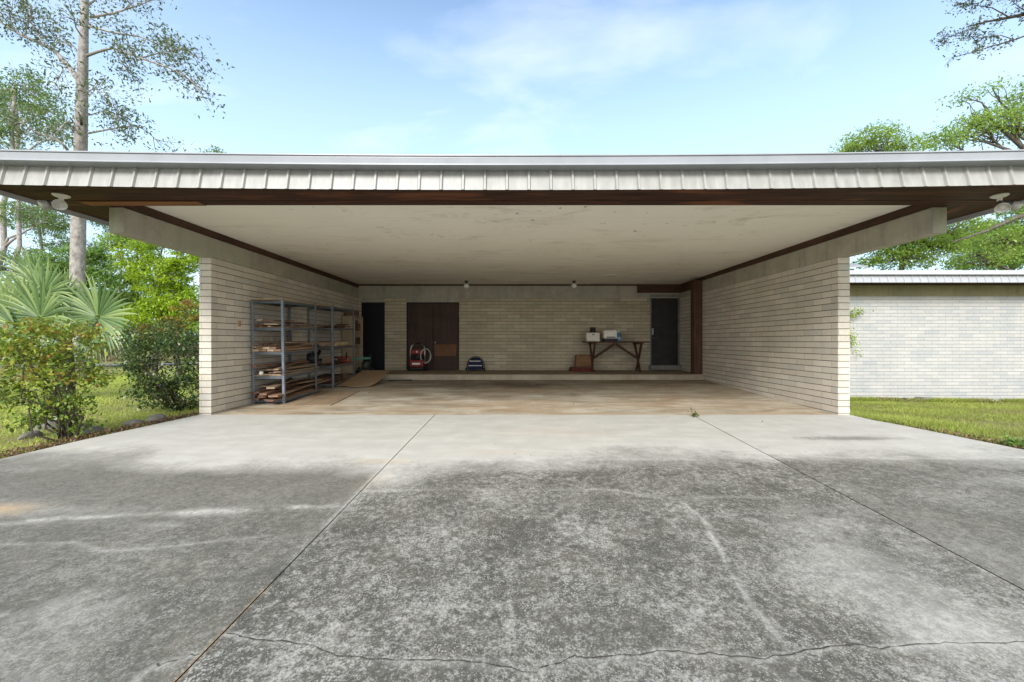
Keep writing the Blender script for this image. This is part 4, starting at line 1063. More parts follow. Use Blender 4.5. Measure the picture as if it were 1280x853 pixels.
def clumps(cl, r, per, sub, clump_r):
    """points in ellipsoids made of sub-clumps: returns points and centres"""
    pts, cen, tone = [], [], []
    for (c, rad) in cl:
        c = np.array(c); rad = np.array(rad)
        vol = max(0.3, float(np.prod(rad))**(1/3))
        ns = max(6, int(2.4*sub*vol**1.9))
        d = r.normal(size=(ns,3)); d /= np.linalg.norm(d, axis=1, keepdims=True)
        q = c + d*rad*(r.uniform(.25, 1, (ns,1))**.45)
        for p in q:
            cr = clump_r*r.uniform(.5, 1.35); k = int(per*r.uniform(.5, 1.4))
            e = r.normal(size=(k,3)); e /= np.linalg.norm(e, axis=1, keepdims=True)+1e-9
            e *= (r.uniform(0,1,(k,1))**.5)*cr*np.array([1.25,1.25,.6])
            pts.append(p+e); cen.append(p)
            tone.append(np.clip(r.normal(.45,.16) + r.normal(0,.18,k), 0, 1))
    return np.concatenate(pts), np.array(cen), np.concatenate(tone)

def tree(name, label, base, fork, cl, lm, bm, seed, trunk_r=.2, per=45, sub=10, clump_r=.5, size=.16, twig=True, cat='tree', group=None, extra=None, wr=.45):
    r = np.random.default_rng(seed)
    e = empty(name, tuple(base), label, cat, group)
    o = np.array(base, float)
    pts, cen, tone = clumps(cl, r, per, sub, clump_r)
    t = MB()
    tp = curve_pts((0,0,-.2), np.array(fork)-o, r, 7, .10)
    t.tube(tp, [trunk_r*(1.35 if i == 0 else 1.0)*(1-.4*i/7) for i in range(8)], 10)
    for (c, rad) in cl:
        cc = np.array(c)-o; hd = np.hypot(cc[0], cc[1])
        ti = min(range(2, 8), key=lambda q: abs(tp[q][2] - (cc[2]-.45*hd)))
        lp = curve_pts(tp[ti], cc, r, 6, .12, .03)
        t.tube(lp, [trunk_r*.5*(1-.8*i/6) for i in range(7)], 7)
        if twig:
            near = [q for q in cen if np.all(np.abs(q-np.array(c)) <= np.array(rad)*1.05)]
            for q in near[::2]:
                tw = curve_pts(lp[int(r.integers(4,7))], q-o, r, 4, .15)
                t.tube(tw, [trunk_r*.13*(1-.7*i/4) for i in range(5)], 5)
    if extra:
        for pl, ra in extra: t.tube([np.array(p)-o for p in pl], ra, 8)
    t.build('trunk', bm, e, True)
    leaves('crown', pts-o, size*1.2, lm, e, r, rnd=tone, wr=wr)
    return e

def E(x, y, rx, ry, d, dz=None):
    """ellipsoid given by its photo position at depth d"""
    p = P(x, y, d); return (tuple(p), (rx*d/F, (dz if dz else rx*d/F*.8), ry*d/F))

LM = {
 'pine': leaf_mat('pine_leaf', (.04,.058,.034), (.10,.135,.07), (.23,.28,.12), .3),
 'pine_far': leaf_mat('far_pine_leaf', (.07,.125,.045), (.16,.25,.08), (.29,.38,.12), .4),
 'lime': leaf_mat('lime_leaf', (.15,.25,.02), (.31,.46,.03), (.48,.60,.06), .45),
 'green': leaf_mat('green_leaf', (.075,.15,.035), (.16,.285,.055), (.28,.41,.09), .4),
 'oak': leaf_mat('oak_leaf', (.10,.19,.035), (.24,.38,.06), (.42,.54,.11), .48),
 'dark': leaf_mat('dark_leaf', (.028,.052,.018), (.075,.13,.038), (.24,.29,.08), .22, .26, (.30,.17,.06)),
 'bush': leaf_mat('golden_bush_leaf', (.035,.07,.016), (.15,.245,.035), (.38,.41,.06), .35, .3, (.40,.20,.06)),
 'twig': leaf_mat('twig_leaf', (.035,.045,.024), (.075,.095,.042), (.16,.19,.075), .25),
}
BK = {
 'pine': bark_mat('pine_bark', (.15,.132,.12), (.37,.34,.32), (9,9,5)),
 'grey': bark_mat('grey_bark', (.055,.045,.038), (.15,.13,.11)),
 'dark': bark_mat('dark_bark', (.03,.024,.02), (.085,.07,.055)),
}

def pine_main():
    r = np.random.default_rng(101); D = 15.0
    base = P(97, 480, D); base = Vector((base.x, D, -0.30)); o = np.array(base)
    e = empty('pine_tree', tuple(base), 'tall pale barked pine with a long bare trunk behind the palmetto', 'tree')
    W = lambda x, y, dd=0.0: np.array(P(x, y, D+dd)) - o
    t = MB()
    t.tube([W(97,490), W(97,440), W(97,350), W(98.5,250), W(101,180), W(102.5,120), W(104,70), W(105.5,20), W(107,-40), W(109,-120)], [.26,.23,.215,.20,.185,.165,.14,.115,.095,.04], 14)
    br = [([(102,122),(98,100),(88,86),(76,72),(67,63),(50,54),(25,43),(5,31),(-14,18)], .105, [(0)]),
          ([(108,70),(125,64),(141,60),(176,73),(214,86),(235,98),(252,113)], .05, 0), ([(176,73),(200,66),(225,62),(245,70)], .025, 0), ([(141,60),(155,82),(172,99)], .02, 0),
          ([(111,33),(141,41),(175,46),(205,58),(235,75)], .04, 0), ([(112,22),(141,17),(176,6),(205,-6)], .045, 0), ([(106,10),(130,-8),(160,-20)], .035, 0),
          ([(110,167),(141,161),(171,157),(186,166),(196,176)], .035, 0), ([(108,145),(125,140),(141,142),(155,150)], .02, 0), ([(107,118),(118,110),(124,116)], .012, 0),
          ([(96,171),(89,158),(83,153),(76,160),(73,166)], .05, 0), ([(85,188),(76,178),(63,171),(48,167),(35,160),(22,150)], .05, 0),
          ([(104,72),(92,58),(80,52),(70,48)], .03, 0), ([(105,50),(95,35),(92,20),(80,5)], .03, 0), ([(55,56),(45,40),(35,22),(30,5)], .03, 0), ([(30,45),(35,30),(40,18)], .018, 0),
          ([(20,40),(12,25),(12,8)], .018, 0), ([(106,0),(90,-15),(70,-25)], .03, 0), ([(88,72),(80,84),(74,96)], .012, 0)]
    C = []; T = []
    for pl, ra, _ in br:
        dd = r.uniform(-1.4, 1.4); n = len(pl)
        pts = [W(x, y, dd*(i/(n-1))) for i, (x, y) in enumerate(pl)]
        t.tube(pts, [ra*(1-.75*i/(n-1)) for i in range(n)], 7)
        L = sum(np.linalg.norm(pts[i+1]-pts[i]) for i in range(n-1))
        k = int((4 + L*4.2)*(.42 if ra > .1 else .95))
        for _ in range(k):
            u = r.uniform(.62 if ra > .1 else .30, 1.0)*(n-1); i = min(int(u), n-2); p = pts[i]+(pts[i+1]-pts[i])*(u-i)
            d = (pts[i+1]-pts[i]); d /= np.linalg.norm(d)+1e-9
            d = d*.5 + r.normal(size=3)*np.array([.6,.7,.5]) + np.array([0,0,.05]); d /= np.linalg.norm(d)
            ln = r.uniform(.35, 1.0)
            tw = [p, p+d*ln*.5+r.normal(size=3)*.05, p+d*ln+np.array([0,0,-.06])]
            t.tube(tw, [.014,.009,.004], 4)
            for q in range(int(r.integers(5, 12))):
                c = p+d*ln*r.uniform(.2, 1.15)+r.normal(size=3)*.20; m_ = int(r.integers(2, 6))
                C.append(c + r.normal(size=(m_,3))*np.array([.10,.10,.09])); T.append(np.clip(r.normal(.42,.2)+r.normal(0,.2,m_), 0, 1))
    # the broken dark stub on the trunk
    t.build('trunk', BK['pine'], e, True)
    MB().tube([W(102,157,-.25), W(101,148,-.30), W(98,140,-.35)], [.045,.035,.022], 7).build('broken_stub', BK['dark'], e, True)
    leaves('crown', np.concatenate(C),     .125, LM['pine'], e, r, .25, .42, False, np.concatenate(T))
pine_main()

def gz(x, y): return lawn_z(x, y)
def base_at(px, d):
    x = (px-CX)*d/F; return (x, d, gz(x, d))
# second and third pines, farther off
def far_pine(label, px, d, lean, w, cl, seed, lm='pine_far', extra=None):
    b = base_at(px, d); zt = max(c[2]+q[2]*.3 for c, q in cl); top = P(px+lean, 60, d); top.z = zt
    return tree('pine_tree', label, b, tuple(top), cl, LM[lm], BK['pine'], seed, w*d/F/2*.62, 34, 11, .55, .17, extra=extra, group='pines left of the carport', wr=.4)
far_pine('slim pine at the left picture edge with bushy green boughs', 22, 26, -2, 9, [E(40,112,30,20,26),E(14,135,26,22,26),E(62,140,26,14,26),E(30,165,36,16,26),E(80,165,16,14,26),E(12,268,20,18,26),E(34,318,18,10,26)], 11)
far_pine('leaning pine standing behind the slim left pine', -6, 34, 22, 11, [E(5,200,30,25,34),E(45,262,30,12,34),E(62,275,24,12,34),E(-20,120,30,30,34),E(2,330,24,16,34)], 12)
far_pine('grey pine between the slim pine and the pale barked pine', 48, 38, 4, 7, [E(48,285,30,12,38),E(72,262,24,12,38),E(40,240,25,12,38),E(60,205,26,14,38),E(75,305,20,10,38)], 13)
far_pine('distant pine just right of the pale barked trunk', 152, 40, -2, 5, [E(150,292,22,9,40),E(128,276,18,8,40),E(172,282,20,8,40),E(122,308,14,6,40),E(150,240,26,14,40)], 14, extra=[([P(150,318,40),P(143,325,40),P(136,332,40),P(126,322,40)], [.14,.10,.07,.04])])
# broadleaf trees left
tree('broadleaf_tree', 'bright lime green tree between the palmetto and the left wall', base_at(192,17), tuple(P(196,370,17)), [E(205,345,34,26,17),E(232,325,24,24,17),E(172,322,22,16,17),E(225,375,28,20,17),E(196,385,24,12,17),E(190,402,26,12,17),E(226,405,24,12,17),E(160,398,22,12,17),E(238,290,22,14,17),E(205,300,18,10,17)], LM['lime'], BK['grey'], 21, .12, 60, 26, .34, .12)
tree('broadleaf_tree', 'mid green round tree behind the pale barked pine trunk', base_at(88,24), tuple(P(88,380,24)), [E(90,328,36,20,24),E(62,345,26,20,24),E(118,350,26,18,24),E(85,375,40,18,24),E(125,318,12,10,24)], LM['green'], BK['grey'], 22, .16, 55, 22, .42, .14)
tree('broadleaf_tree', 'loose yellow green tree behind the lime green tree', base_at(165,27), tuple(P(165,350,27)), [E(150,345,24,18,27),E(175,300,30,14,27),E(168,372,30,18,27),E(142,302,14,8,27),E(135,390,22,14,27)], LM['oak'], BK['dark'], 23, .16, 50, 18, .46, .15)
tree('broadleaf_tree', 'dark green bushy tree behind the left leaves of the palmetto', base_at(12,20), tuple(P(12,390,20)), [E(10,400,36,26,20),E(50,410,30,22,20),E(-25,380,30,30,20)], LM['green'], BK['dark'], 24, .14, 50, 20, .42, .14)
tree('broadleaf_tree', 'far treetop just peeking over the left part of the roof', base_at(270,30), tuple(P(270,240,30)), [E(270,196,13,8,30),E(262,204,18,8,30),E(280,206,16,8,30)], LM['green'], BK['grey'], 25, .2, 45, 14, .4, .15)
tree('small_tree', 'young reddish tinged shrub tree above the dark bush', base_at(222,12), tuple(P(222,415,12)), [E(235,392,16,14,12),E(210,408,20,10,12),E(182,412,16,8,12)], leaf_mat('reddish_leaf', (.10,.10,.02), (.22,.20,.03), (.36,.19,.05), .35), BK['grey'], 26, .04, 40, 40, .2, .08, cat='shrub')
# far tree line closing the horizon
r_ = np.random.default_rng(55)
pts = []; tn = []
for _ in range(3000):
    x = r_.uniform(-150, -10) if r_.random() < .8 else r_.uniform(14, 70); y = r_.uniform(44, 52); z = -0.4 + r_.uniform(0,1)**1.1*7.0*(.55+.6*vnoise(np.array([x*.25]), np.array([3.0]), 5)[0])
    k = 34; pts.append(np.array([x,y,z]) + r_.normal(size=(k,3))*np.array([.6,.5,.4])); tn.append(np.clip(r_.normal(.4,.18)+r_.normal(0,.15,k),0,1))
tag(leaves('far_treeline', np.concatenate(pts), .5, LM['green'], None, r_, rnd=np.concatenate(tn)), 'far green treeline beyond the lawn', kind='stuff')
# dry brown brush beyond the far road
pts = []; tn = []
for _ in range(420):
    x = r_.uniform(-46, -20); y = r_.uniform(31.5, 34); z = -.45 + r_.uniform(0,1)*1.15
    k = 26; pts.append(np.array([x,y,z]) + r_.normal(size=(k,3))*np.array([.35,.3,.18])); tn.append(r_.uniform(0,1,k))
tag(leaves('dry_brush', np.concatenate(pts), .22, leaf_mat('dry_leaf', (.09,.065,.045), (.17,.13,.09), (.24,.21,.10), .2), None, r_, rnd=np.concatenate(tn), wr=.25), 'dry brown brush along the far side of the road', kind='stuff')
# the road glimpsed across the lawn
m = MB()
for a, b in zip(np.linspace(-80,-8,19)[:-1], np.linspace(-80,-8,19)[1:]):
    za = max(gz(a,y) for y in (25.5,28)); zb = max(gz(b,y) for y in (25.5,28))
    m.add([(a,25.5,za+.03),(b,25.5,zb+.03),(b,28.2,zb+.03),(a,28.2,za+.03)], [(0,1,2,3)])
tag(m.build('road', mat_plain('road_asphalt', (.20,.20,.20), .9, var=.2)), 'grey road crossing behind the left lawn', kind='structure')

# right-hand oaks
tree('oak_tree', 'spreading oak whose limbs rise above the low wing at far right', base_at(1330,20), tuple(P(1312,215,20)),
     [E(1262,150,42,20,20),E(1215,160,34,14,20),E(1180,178,28,10,20),E(1300,120,40,24,20),E(1290,240,46,30,20),E(1250,300,40,22,20),E(1225,320,32,14,20),E(1330,190,40,40,20),E(1205,122,14,6,20),E(1240,110,12,6,20)],
     LM['oak'], BK['grey'], 31, .2, 34, 17, .62, .125, extra=[([P(1312,215,20),P(1262,170,20),P(1240,152,20),P(1215,142,20)],[.12,.09,.06,.03]),([P(1312,225,20),P(1262,188,20),P(1238,180,20),P(1205,168,20)],[.10,.075,.05,.025]),([P(1320,262,19.5),P(1270,272,19.5),P(1230,290,19.5),P(1190,303,19.5)],[.15,.11,.07,.03])])
tree('oak_tree', 'lower green oak rising over the roof end next to the taller roof', base_at(1128,27), tuple(P(1128,300,27)),
     [E(1090,176,36,14,27),E(1130,186,34,10,27),E(1065,186,22,7,27),E(1095,300,30,18,27),E(1130,300,34,18,27),E(1165,308,34,20,27),E(1120,325,44,12,27),E(1195,290,30,24,27),E(1100,255,40,30,27),E(1155,250,40,30,27)],
     LM['oak'], BK['grey'], 32, .22, 36, 17, .7, .145)
tree('oak_tree', 'dark green oak behind the low wing at the right picture edge', base_at(1270,31), tuple(P(1270,290,31)),
     [E(1235,325,44,16,31),E(1275,310,40,26,31),E(1300,270,44,40,31),E(1215,300,34,20,31)], LM['green'], BK['grey'], 33, .22, 40, 15, .7, .165)
# near tree outside the frame whose twigs hang in at top right
def overhang():
    r = np.random.default_rng(77); D = 11.5
    b = base_at(1540, D); o = np.array(b)
    e = empty('overhanging_tree', b, 'bare looking dark twigs hanging into the sky at top right', 'tree')
    W = lambda x, y, dd=0: np.array(P(x, y, D+dd))-o
    t = MB()
    t.tube([(0,0,-.2), W(1530,300), W(1510,120), W(1500,0), W(1495,-100)], [.32,.27,.24,.20,.14], 10)
    brs = [[(1505,60),(1430,35),(1350,20),(1300,14),(1262,22),(1235,27),(1208,34)], [(1430,35),(1350,45),(1300,38),(1268,50),(1240,58),(1215,66),(1190,72)], [(1262,22),(1240,10),(1215,6),(1195,3)], [(1235,27),(1210,38),(1190,45),(1174,52)], [(1268,50),(1250,44),(1225,48),(1208,44)], [(1350,20),(1300,-12),(1260,-20),(1222,-8)], [(1300,38),(1290,20),(1270,6),(1258,-6)]]
    C = []; T = []
    for j, pl in enumerate(brs):
        n = len(pl); dd = r.uniform(-.6,.6); pts = [W(x, y, dd*i/n) for i, (x, y) in enumerate(pl)]
        r0 = [.09,.035,.016,.012,.012,.03,.02][j]; t.tube(pts, [r0*(1-.85*i/(n-1)) for i in range(n)], 6)
        for _ in range(40):
            u = r.uniform(.40, 1)*(n-1); i = min(int(u), n-2); p = pts[i]+(pts[i+1]-pts[i])*(u-i)
            d = r.normal(size=3); d[2] *= .6; d /= np.linalg.norm(d); ln = r.uniform(.08,.30)
            t.tube([p, p+d*ln], [.006,.003], 4)
            m_ = int(r.integers(2, 9)); C.append(p+d*ln+r.normal(size=(m_,3))*.045); T.append(r.uniform(0,1,m_))
    t.build('trunk', BK['dark'], e, True)
    leaves('crown', np.concatenate(C), .075, LM['twig'], e, r, .2, .5, False, np.concatenate(T))
overhang()

# ---- bushes
def bush(name, label, base, cl, lm, seed, n, size, stems, sub=9, cr=.12, up=.5, tones=None):
    r = np.random.default_rng(seed); o = np.array(base)
    e = empty(name, tuple(base), label, 'bush')
    pts = []; tn = []; cen = []
    vols = np.array([np.prod(rd) for _, rd in cl]); share = vols**.75/np.sum(vols**.75)
    for (c, rd), s in zip(cl, share):
        k = int(n*s/26)
        for _ in range(max(4, k)):
            d = r.normal(size=3); d /= np.linalg.norm(d); p = np.array(c)+d*np.array(rd)*r.uniform(.35,1)**.5
            cen.append(p); q = 26
            x = p + r.normal(size=(q,3))*np.array([cr,cr,cr*.55]); pts.append(x)
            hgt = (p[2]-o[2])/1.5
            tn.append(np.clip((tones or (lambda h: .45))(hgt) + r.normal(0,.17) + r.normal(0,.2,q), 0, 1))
    t = MB()
    for i in range(stems):
        q = cen[int(r.integers(0, len(cen)))]-o
        t.tube(curve_pts((r.normal()*.05, r.normal()*.05, -.05), q, r, 5, .3, .04), [.013*(1-.75*j/5) for j in range(6)], 6)
    t.build('stems', BK['dark'], e, True)
    P_ = np.concatenate(pts)
    P_[:,2] = np.maximum(P_[:,2], o[2]+.06)
    leaves('foliage', P_-o, size, lm, e, r, up, .55, True, np.concatenate(tn))
    return e
d1 = 5.15; b1 = P(85, 548, d1)
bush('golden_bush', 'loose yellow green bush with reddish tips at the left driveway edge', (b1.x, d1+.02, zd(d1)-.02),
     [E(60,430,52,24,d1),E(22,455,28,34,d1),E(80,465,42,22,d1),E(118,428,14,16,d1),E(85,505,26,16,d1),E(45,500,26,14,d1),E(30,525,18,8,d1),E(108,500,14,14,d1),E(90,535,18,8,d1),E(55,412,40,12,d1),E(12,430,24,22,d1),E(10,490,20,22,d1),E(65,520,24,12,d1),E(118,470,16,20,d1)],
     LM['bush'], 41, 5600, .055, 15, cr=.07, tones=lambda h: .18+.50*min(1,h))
d2 = 7.1; b2 = P(228, 515, d2)
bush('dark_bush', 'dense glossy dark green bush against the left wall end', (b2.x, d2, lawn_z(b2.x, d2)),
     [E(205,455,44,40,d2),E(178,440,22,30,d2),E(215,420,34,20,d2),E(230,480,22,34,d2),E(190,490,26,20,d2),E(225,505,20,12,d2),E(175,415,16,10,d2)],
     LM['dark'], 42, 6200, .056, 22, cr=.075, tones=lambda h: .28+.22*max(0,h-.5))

# ---- palmetto
def palmetto():
    r = np.random.default_rng(61); D = 9.0
    b = P(82, 470, D); base = np.array((b.x, D, gz(b.x, D))); o = base
    e = empty('palmetto', tuple(base), 'fan leaved palmetto with blue green fronds behind the golden bush', 'palm')
    cr = np.array(P(80, 420, D))-o
    MB().tube([(0,0,-.1), tuple(cr*.5+np.array((.03,0,0))), tuple(cr)], [.16,.14,.12], 10).build('trunk', BK['dark'], e, True)
    lm = N('palmetto_leaf')
    col = lm.ramp(lm.attr('rnd'), [(0.0,(.03,.075,.02)),(0.5,(.14,.22,.075)),(1.0,(.36,.44,.17))])
    lm.l(col, lm.b.inputs['Base Color']); lm.b.inputs['Roughness'].default_value = .4
    tr = lm.n('ShaderNodeBsdfTranslucent'); lm.l(col, tr.inputs['Color']); ms = lm.n('ShaderNodeMixShader'); ms.inputs[0].default_value = .25
    lm.l(lm.b.outputs[0], ms.inputs[1]); lm.l(tr.outputs[0], ms.inputs[2]); lm.l(ms.outputs[0], lm.o.inputs['Surface'])
    # hub pixel, depth offset, direction of the middle segment (image deg, 90 = up), facing tilt, radius, spread
    fans = [(50,398,-.5,88,.25,1.12,250),(54,368,.2,85,.1,1.05,230),(122,397,-.4,62,.2,1.15,280),(28,385,.1,120,.35,1.05,220),(8,395,-.2,150,.5,1.0,220),(78,372,.4,75,.3,.95,200),
            (100,400,.5,70,.6,1.0,200),(20,410,-.6,200,.6,.9,180),(60,420,-.6,250,.7,.75,160),(112,412,-.1,-40,.6,.85,180),(40,350,.6,100,.2,.95,200),(-10,375,.5,140,.4,1.0,220)]
    for (px, py, dd, ang, tilt, rad, spread) in fans:
        hub = np.array(P(px, py, D+dd))-o
        f = MB()
        pet = curve_pts(cr, hub, r, 5, .05, .10)
        f.tube(pet, [.016,.014,.013,.012,.011,.010], 6); pet_o = f.build('petiole', mat_plain('petiole_green', (.16,.22,.06), .5), e, True)
        n = int(spread/8.2); V = []; Fi = []; Lt_ = []; rn = []; ax = R(ang)
        ux = np.array((math.cos(ax), -tilt*.5, math.sin(ax))); ux /= np.linalg.norm(ux)
        vx = np.array((-math.sin(ax), 0.0, math.cos(ax))); nz_ = np.cross(ux, vx); nz_ /= np.linalg.norm(nz_)
        if nz_[1] > 0: nz_ = -nz_
        tone = r.uniform(.3,.6)
        for i in range(n):
            a = R(-spread/2+spread*(i+.5)/n + r.normal()*1.2)
            d = ux*math.cos(a)+vx*math.sin(a); s = np.cross(d, nz_); s /= np.linalg.norm(s)
            L = rad*(1-.22*abs(a)/R(spread/2))*r.uniform(.92,1.05); w0 = R(spread)/n*.5
            tt = [.06,.30,.55,.78,1.0]; ww = [w0*.07*rad, w0*.30*rad, w0*.42*rad, w0*.24*rad, .002]
            k0 = len(V); seg = r.uniform(-.25,.4); droop = r.uniform(.06,.24); nn_ = nz_*.22*L
            for t_, w_ in zip(tt, ww):
                c = hub + d*L*t_ + nn_*(t_**2)*.6 - np.array((0,0,1))*droop*L*t_**3
                V += [c+s*w_, c+nz_*w_*.6, c-s*w_]; rn += [np.clip(tone+r.normal()*.05+.25*(t_-.5)+seg,0,1)]*3
            for q in range(len(tt)-1):
                p_ = k0+q*3
                Fi += [p_, p_+1, p_+4, p_+3, p_+1, p_+2, p_+5, p_+4]; Lt_ += [4, 4]
        mesh_np('fan_leaf', np.array(V), np.array(Fi), np.array(Lt_), lm.m, e, {'rnd': np.array(rn)})
palmetto()

# ---- grass
def grass(name, label, region, n, hmin, hmax, mat, seed, dens=None, wid=.004):
    r = np.random.default_rng(seed); X = []; 
    x0, x1, y0, y1 = region
    xs_ = r.uniform(x0, x1, n*3); ys_ = y0 + (y1-y0)*r.uniform(0,1,n*3)**1.5
    cr_ = .11*(fbm(xs_*2.3, ys_*2.3, 131, 4)-.56)
    keep = np.array([(x < eL(y)-.01+c if x < 0 else x > eR(y)+.01-c) for x, y, c in zip(xs_, ys_, np.where(ys_ < 6.2, cr_, -.03))])
    if dens is not None: keep &= r.uniform(0,1,len(xs_)) < dens(xs_, ys_)
    xs_, ys_ = xs_[keep][:n], ys_[keep][:n]
    zs = np.array([lawn_z(x, y) for x, y in zip(xs_, ys_)]) - .005
    k = len(xs_); h = r.uniform(hmin, hmax, k)*(0.6+.9*fbm(xs_*1.1, ys_*1.1, 9, 3)); sc = 1+ys_*.12
    a = r.uniform(0, 2*math.pi, k); w_ = wid*sc
    dx, dy = np.cos(a)*w_, np.sin(a)*w_; lx, ly = r.normal(0,.5,k)*h, r.normal(0,.5,k)*h
    V = np.stack([np.stack([xs_-dx, ys_-dy, zs],-1), np.stack([xs_+dx, ys_+dy, zs],-1), np.stack([xs_+lx, ys_+ly, zs+h],-1)], 1).reshape(-1,3)
    tone = np.clip(fbm(xs_*.8, ys_*.8, 19, 4)*1.5-.25 + r.normal(0,.18,k), 0, 1)
    o = mesh_np(name, V, np.arange(k*3), np.full(k,3), mat, None, {'rnd': np.repeat(tone,3)})
    return tag(o, label, kind='stuff')
gm = leaf_mat('grass_blade', (.24,.27,.065), (.37,.47,.07), (.54,.60,.12), .35, .6)
gm2 = leaf_mat('grass_blade_bright', (.27,.21,.11), (.25,.31,.06), (.38,.42,.10), .35, .6)
grass('lawn_grass', 'short sunlit lawn grass left of the driveway', (-17,-4.9,3.5,24), 90000, .025, .06, gm, 3)
grass('lawn_grass', 'short green lawn grass in front of the white wing', (5.3,15.5,4.0,12.2), 120000, .025, .065, gm2, 4, lambda x, y: .12+.88*sstep(.36,.54, fbm(x*1.1, y*1.1, 77, 5)))
grass('tall_grass', 'taller green grass along the foot of the white wing', (7.6,15.5,11.75,12.22), 9000, .07,.16, gm2, 5, lambda x, y: sstep(.38,.55, fbm(x*1.2, y*0+2, 88, 3)), .006)
grass('tall_grass', 'taller grass tuft where the lawn meets the right wall end', (5.32,6.6,5.7,8.5), 6000, .04,.11, gm2, 6, lambda x, y: np.exp(-((y-6.3)/.7)**2)*np.exp(-((x-5.4)/.6)**2)+.05, .005)
# leaf litter along the left driveway edge and on the slab
r_ = np.random.default_rng(90); pts = []
for _ in range(2600):
    y = r_.uniform(3.6, 6.9); x = eL(y) - abs(r_.normal(0, .16)) - .01; pts.append((x, y, lawn_z(x, y)+r_.uniform(.004,.03)))
for _ in range(900):
    y = r_.uniform(4.3, 6.0); x = eR(y) + abs(r_.normal(0, .14)) + .0; pts.append((x, y, lawn_z(x, y)+r_.uniform(.004,.03)))
tag(leaves('leaf_litter', np.array(pts), .04, leaf_mat('brown_litter', (.06,.038,.025), (.15,.085,.05), (.28,.18,.11), .15), None, r_, 1.5), 'brown leaf litter along both edges of the driveway', kind='stuff')
pts = []
for _ in range(150):
    x = r_.uniform(XL+.3, XR-.2); y = r_.uniform(7.5, 10.9) if r_.random() < .7 else r_.uniform(6.4,10.9); pts.append((x, y, zf(y)+.004))
for _ in range(12):
    y = r_.uniform(3, 6.4); pts.append((r_.uniform(-4.5,4.8), y, zd(y)+.008))
tag(leaves('dry_leaves', np.array(pts), .032, leaf_mat('floor_leaf', (.035,.025,.018), (.09,.05,.03), (.20,.11,.06), .1), None, r_, 2.0), 'scattered dry leaves and crumbs on the slab', kind='stuff')
# rocks at the left edge
def rock(x, y, s, label, seed):
    r = np.random.default_rng(seed); bmr = bmesh.new(); bmesh.ops.create_icosphere(bmr, subdivisions=3, radius=1)
    for v in bmr.verts:
        c = np.array(v.co); nzv = fbm(np.array([c[0]*1.4+seed]), np.array([c[1]*1.4+c[2]*1.1]), seed, 4)[0]
        v.co *= .7+.6*nzv
        v.co = Vector((v.co.x*s[0], v.co.y*s[1], v.co.z*s[2]))
    me = bpy.data.meshes.new('rock'); bmr.to_mesh(me); bmr.free()
    o = link('rock', me, M['rock'], None, True, 0, (x, y, lawn_z(x, y)+s[2]*.35), (0,0,r.uniform(0,3)))
    tag(o, label, 'rock', 'grey limestone rocks at the left edge of the driveway')
M['rock'] = mat_concrete('limestone', (.27,.255,.225), (.12,.115,.10), None, .3, False)
def gl(px, py, dz=0.0):
    D = F*(CZ+.06+dz)/(py-CY); return ((px-CX)*D/F, D)
for i, (px, py, s, lab) in enumerate([(196,528,(.17,.11,.07),'largest flat grey rock by the foot of the dark bush'),(168,533,(.12,.10,.06),'small flat rock left of the largest flat rock'),(118,540,(.16,.10,.06),'long low rock right of the golden bush stem'),(62,536,(.15,.10,.10),'upright pale rock left of the golden bush stem'),(38,545,(.14,.09,.06),'low rock under the left side of the golden bush'),(104,537,(.10,.08,.07),'small round rock close behind the golden bush stem')]):
    x, y = gl(px, py); x = min(x, eL(y)-.16); rock(x, y, s, lab, 300+i)
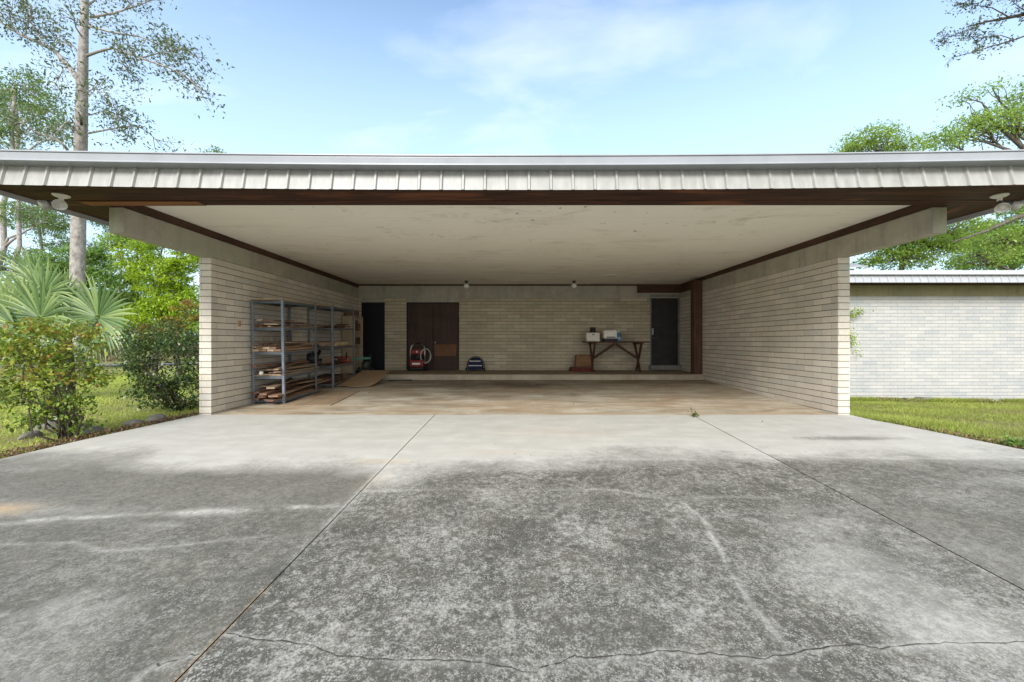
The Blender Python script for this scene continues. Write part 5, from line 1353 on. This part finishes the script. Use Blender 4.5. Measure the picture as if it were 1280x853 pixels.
# weed in the joint and a sprig behind the right wall end
def sprig(name, label, base, n, ln, size, lm, seed, spread=1.0, leafn=7):
    r = np.random.default_rng(seed); e = empty(name, base, label, 'weed'); t = MB(); C = []
    for _ in range(n):
        d = np.array((r.normal()*spread, r.normal()*spread, 1.0)); d /= np.linalg.norm(d)
        L = ln*r.uniform(.5,1.1); t.tube([(0,0,0), d*L*.5, d*L+np.array((0,0,-.1*L))], [.004,.003,.002], 5)
        for k in range(leafn): C.append(d*L*r.uniform(.3,1.05)+r.normal(size=3)*size*.35)
    t.build('stems', mat_plain('weed_stem', (.10,.14,.04), .7), e, True)
    leaves('foliage', np.array(C), size, lm, e, r, .5, .5, True)
wx, wy = gpt(868, 521); sprig('weed', 'small green weed growing at the end of the right driveway joint', (wx, wy, zd(wy)-.01), 9, .11, .04, LM['dark'], 5, .9, 8)
r_v = np.random.default_rng(64); vx0, vy0 = 9.78, YW-.05
vn = empty('climbing_vine', (vx0, vy0, lawn_z(vx0, vy0)), 'pale green vine sprays on the white wing beside the right wall end', 'vine')
tv = MB(); Cv = []
for k_ in range(4):
    pl = [(0,0,0)] + [(.05*k_-.1+.06*math.sin(q*1.7+k_), -.01*q, .42*q) for q in range(1,7)]
    ex = [(pl[-1][0]+.10*q, -.06-.02*q, pl[-1][2]+(.10 if k_ % 2 else -.35-.15*k_)*q*.4) for q in range(1,5)]
    tv.tube(pl+ex, [.010]+[.008]*6+[.005,.004,.003,.002], 5)
    for q in range(90):
        e_ = ex[int(r_v.integers(0,4))]; Cv.append(np.array(e_)+r_v.normal(size=3)*np.array([.09,.05,.06]))
tv.build('stems', BK['grey'], vn, True); leaves('foliage', np.array(Cv), .07, LM['lime'], vn, r_v, .4, .5, True)
sprig('weed', 'dark green weed clump at the right frame edge by the driveway', (5.86, 4.75, zd(4.75)-.03), 22, .16, .05, LM['green'], 9, .9, 9)
# rubble at the foot of the wing
x_ = (1158-CX)*12.0/F; tag(MB().box(-.32,.32,-.12,.12,-.1,.12).build('concrete_block', M['rock'], None, False, .02, (x_, 11.95, lawn_z(x_,11.95)+.03), (0,.06,.08)), 'broken grey concrete slab piece at the foot of the white wing', 'concrete block')
x_ = (1114-CX)*12.0/F; tag(MB().box(-.36,.36,-.05,.05,0,.035).build('wooden_board', M['plank_b'], None, False, 0, (x_, 11.98, lawn_z(x_,11.98)+.09), (0,.04,-.1)), 'short reddish board in the grass at the foot of the white wing', 'board')
x_ = (1129-CX)*12.0/F; tag(MB().lathe([(0,-.05),(.10,-.05),(.13,0),(.08,.06),(0,.08)], n=10).build('dark_pot', M['black'], None, True, loc=(x_, 11.97, lawn_z(x_,11.97)+.06)), 'small dark pot lying against the foot of the white wing', 'pot')
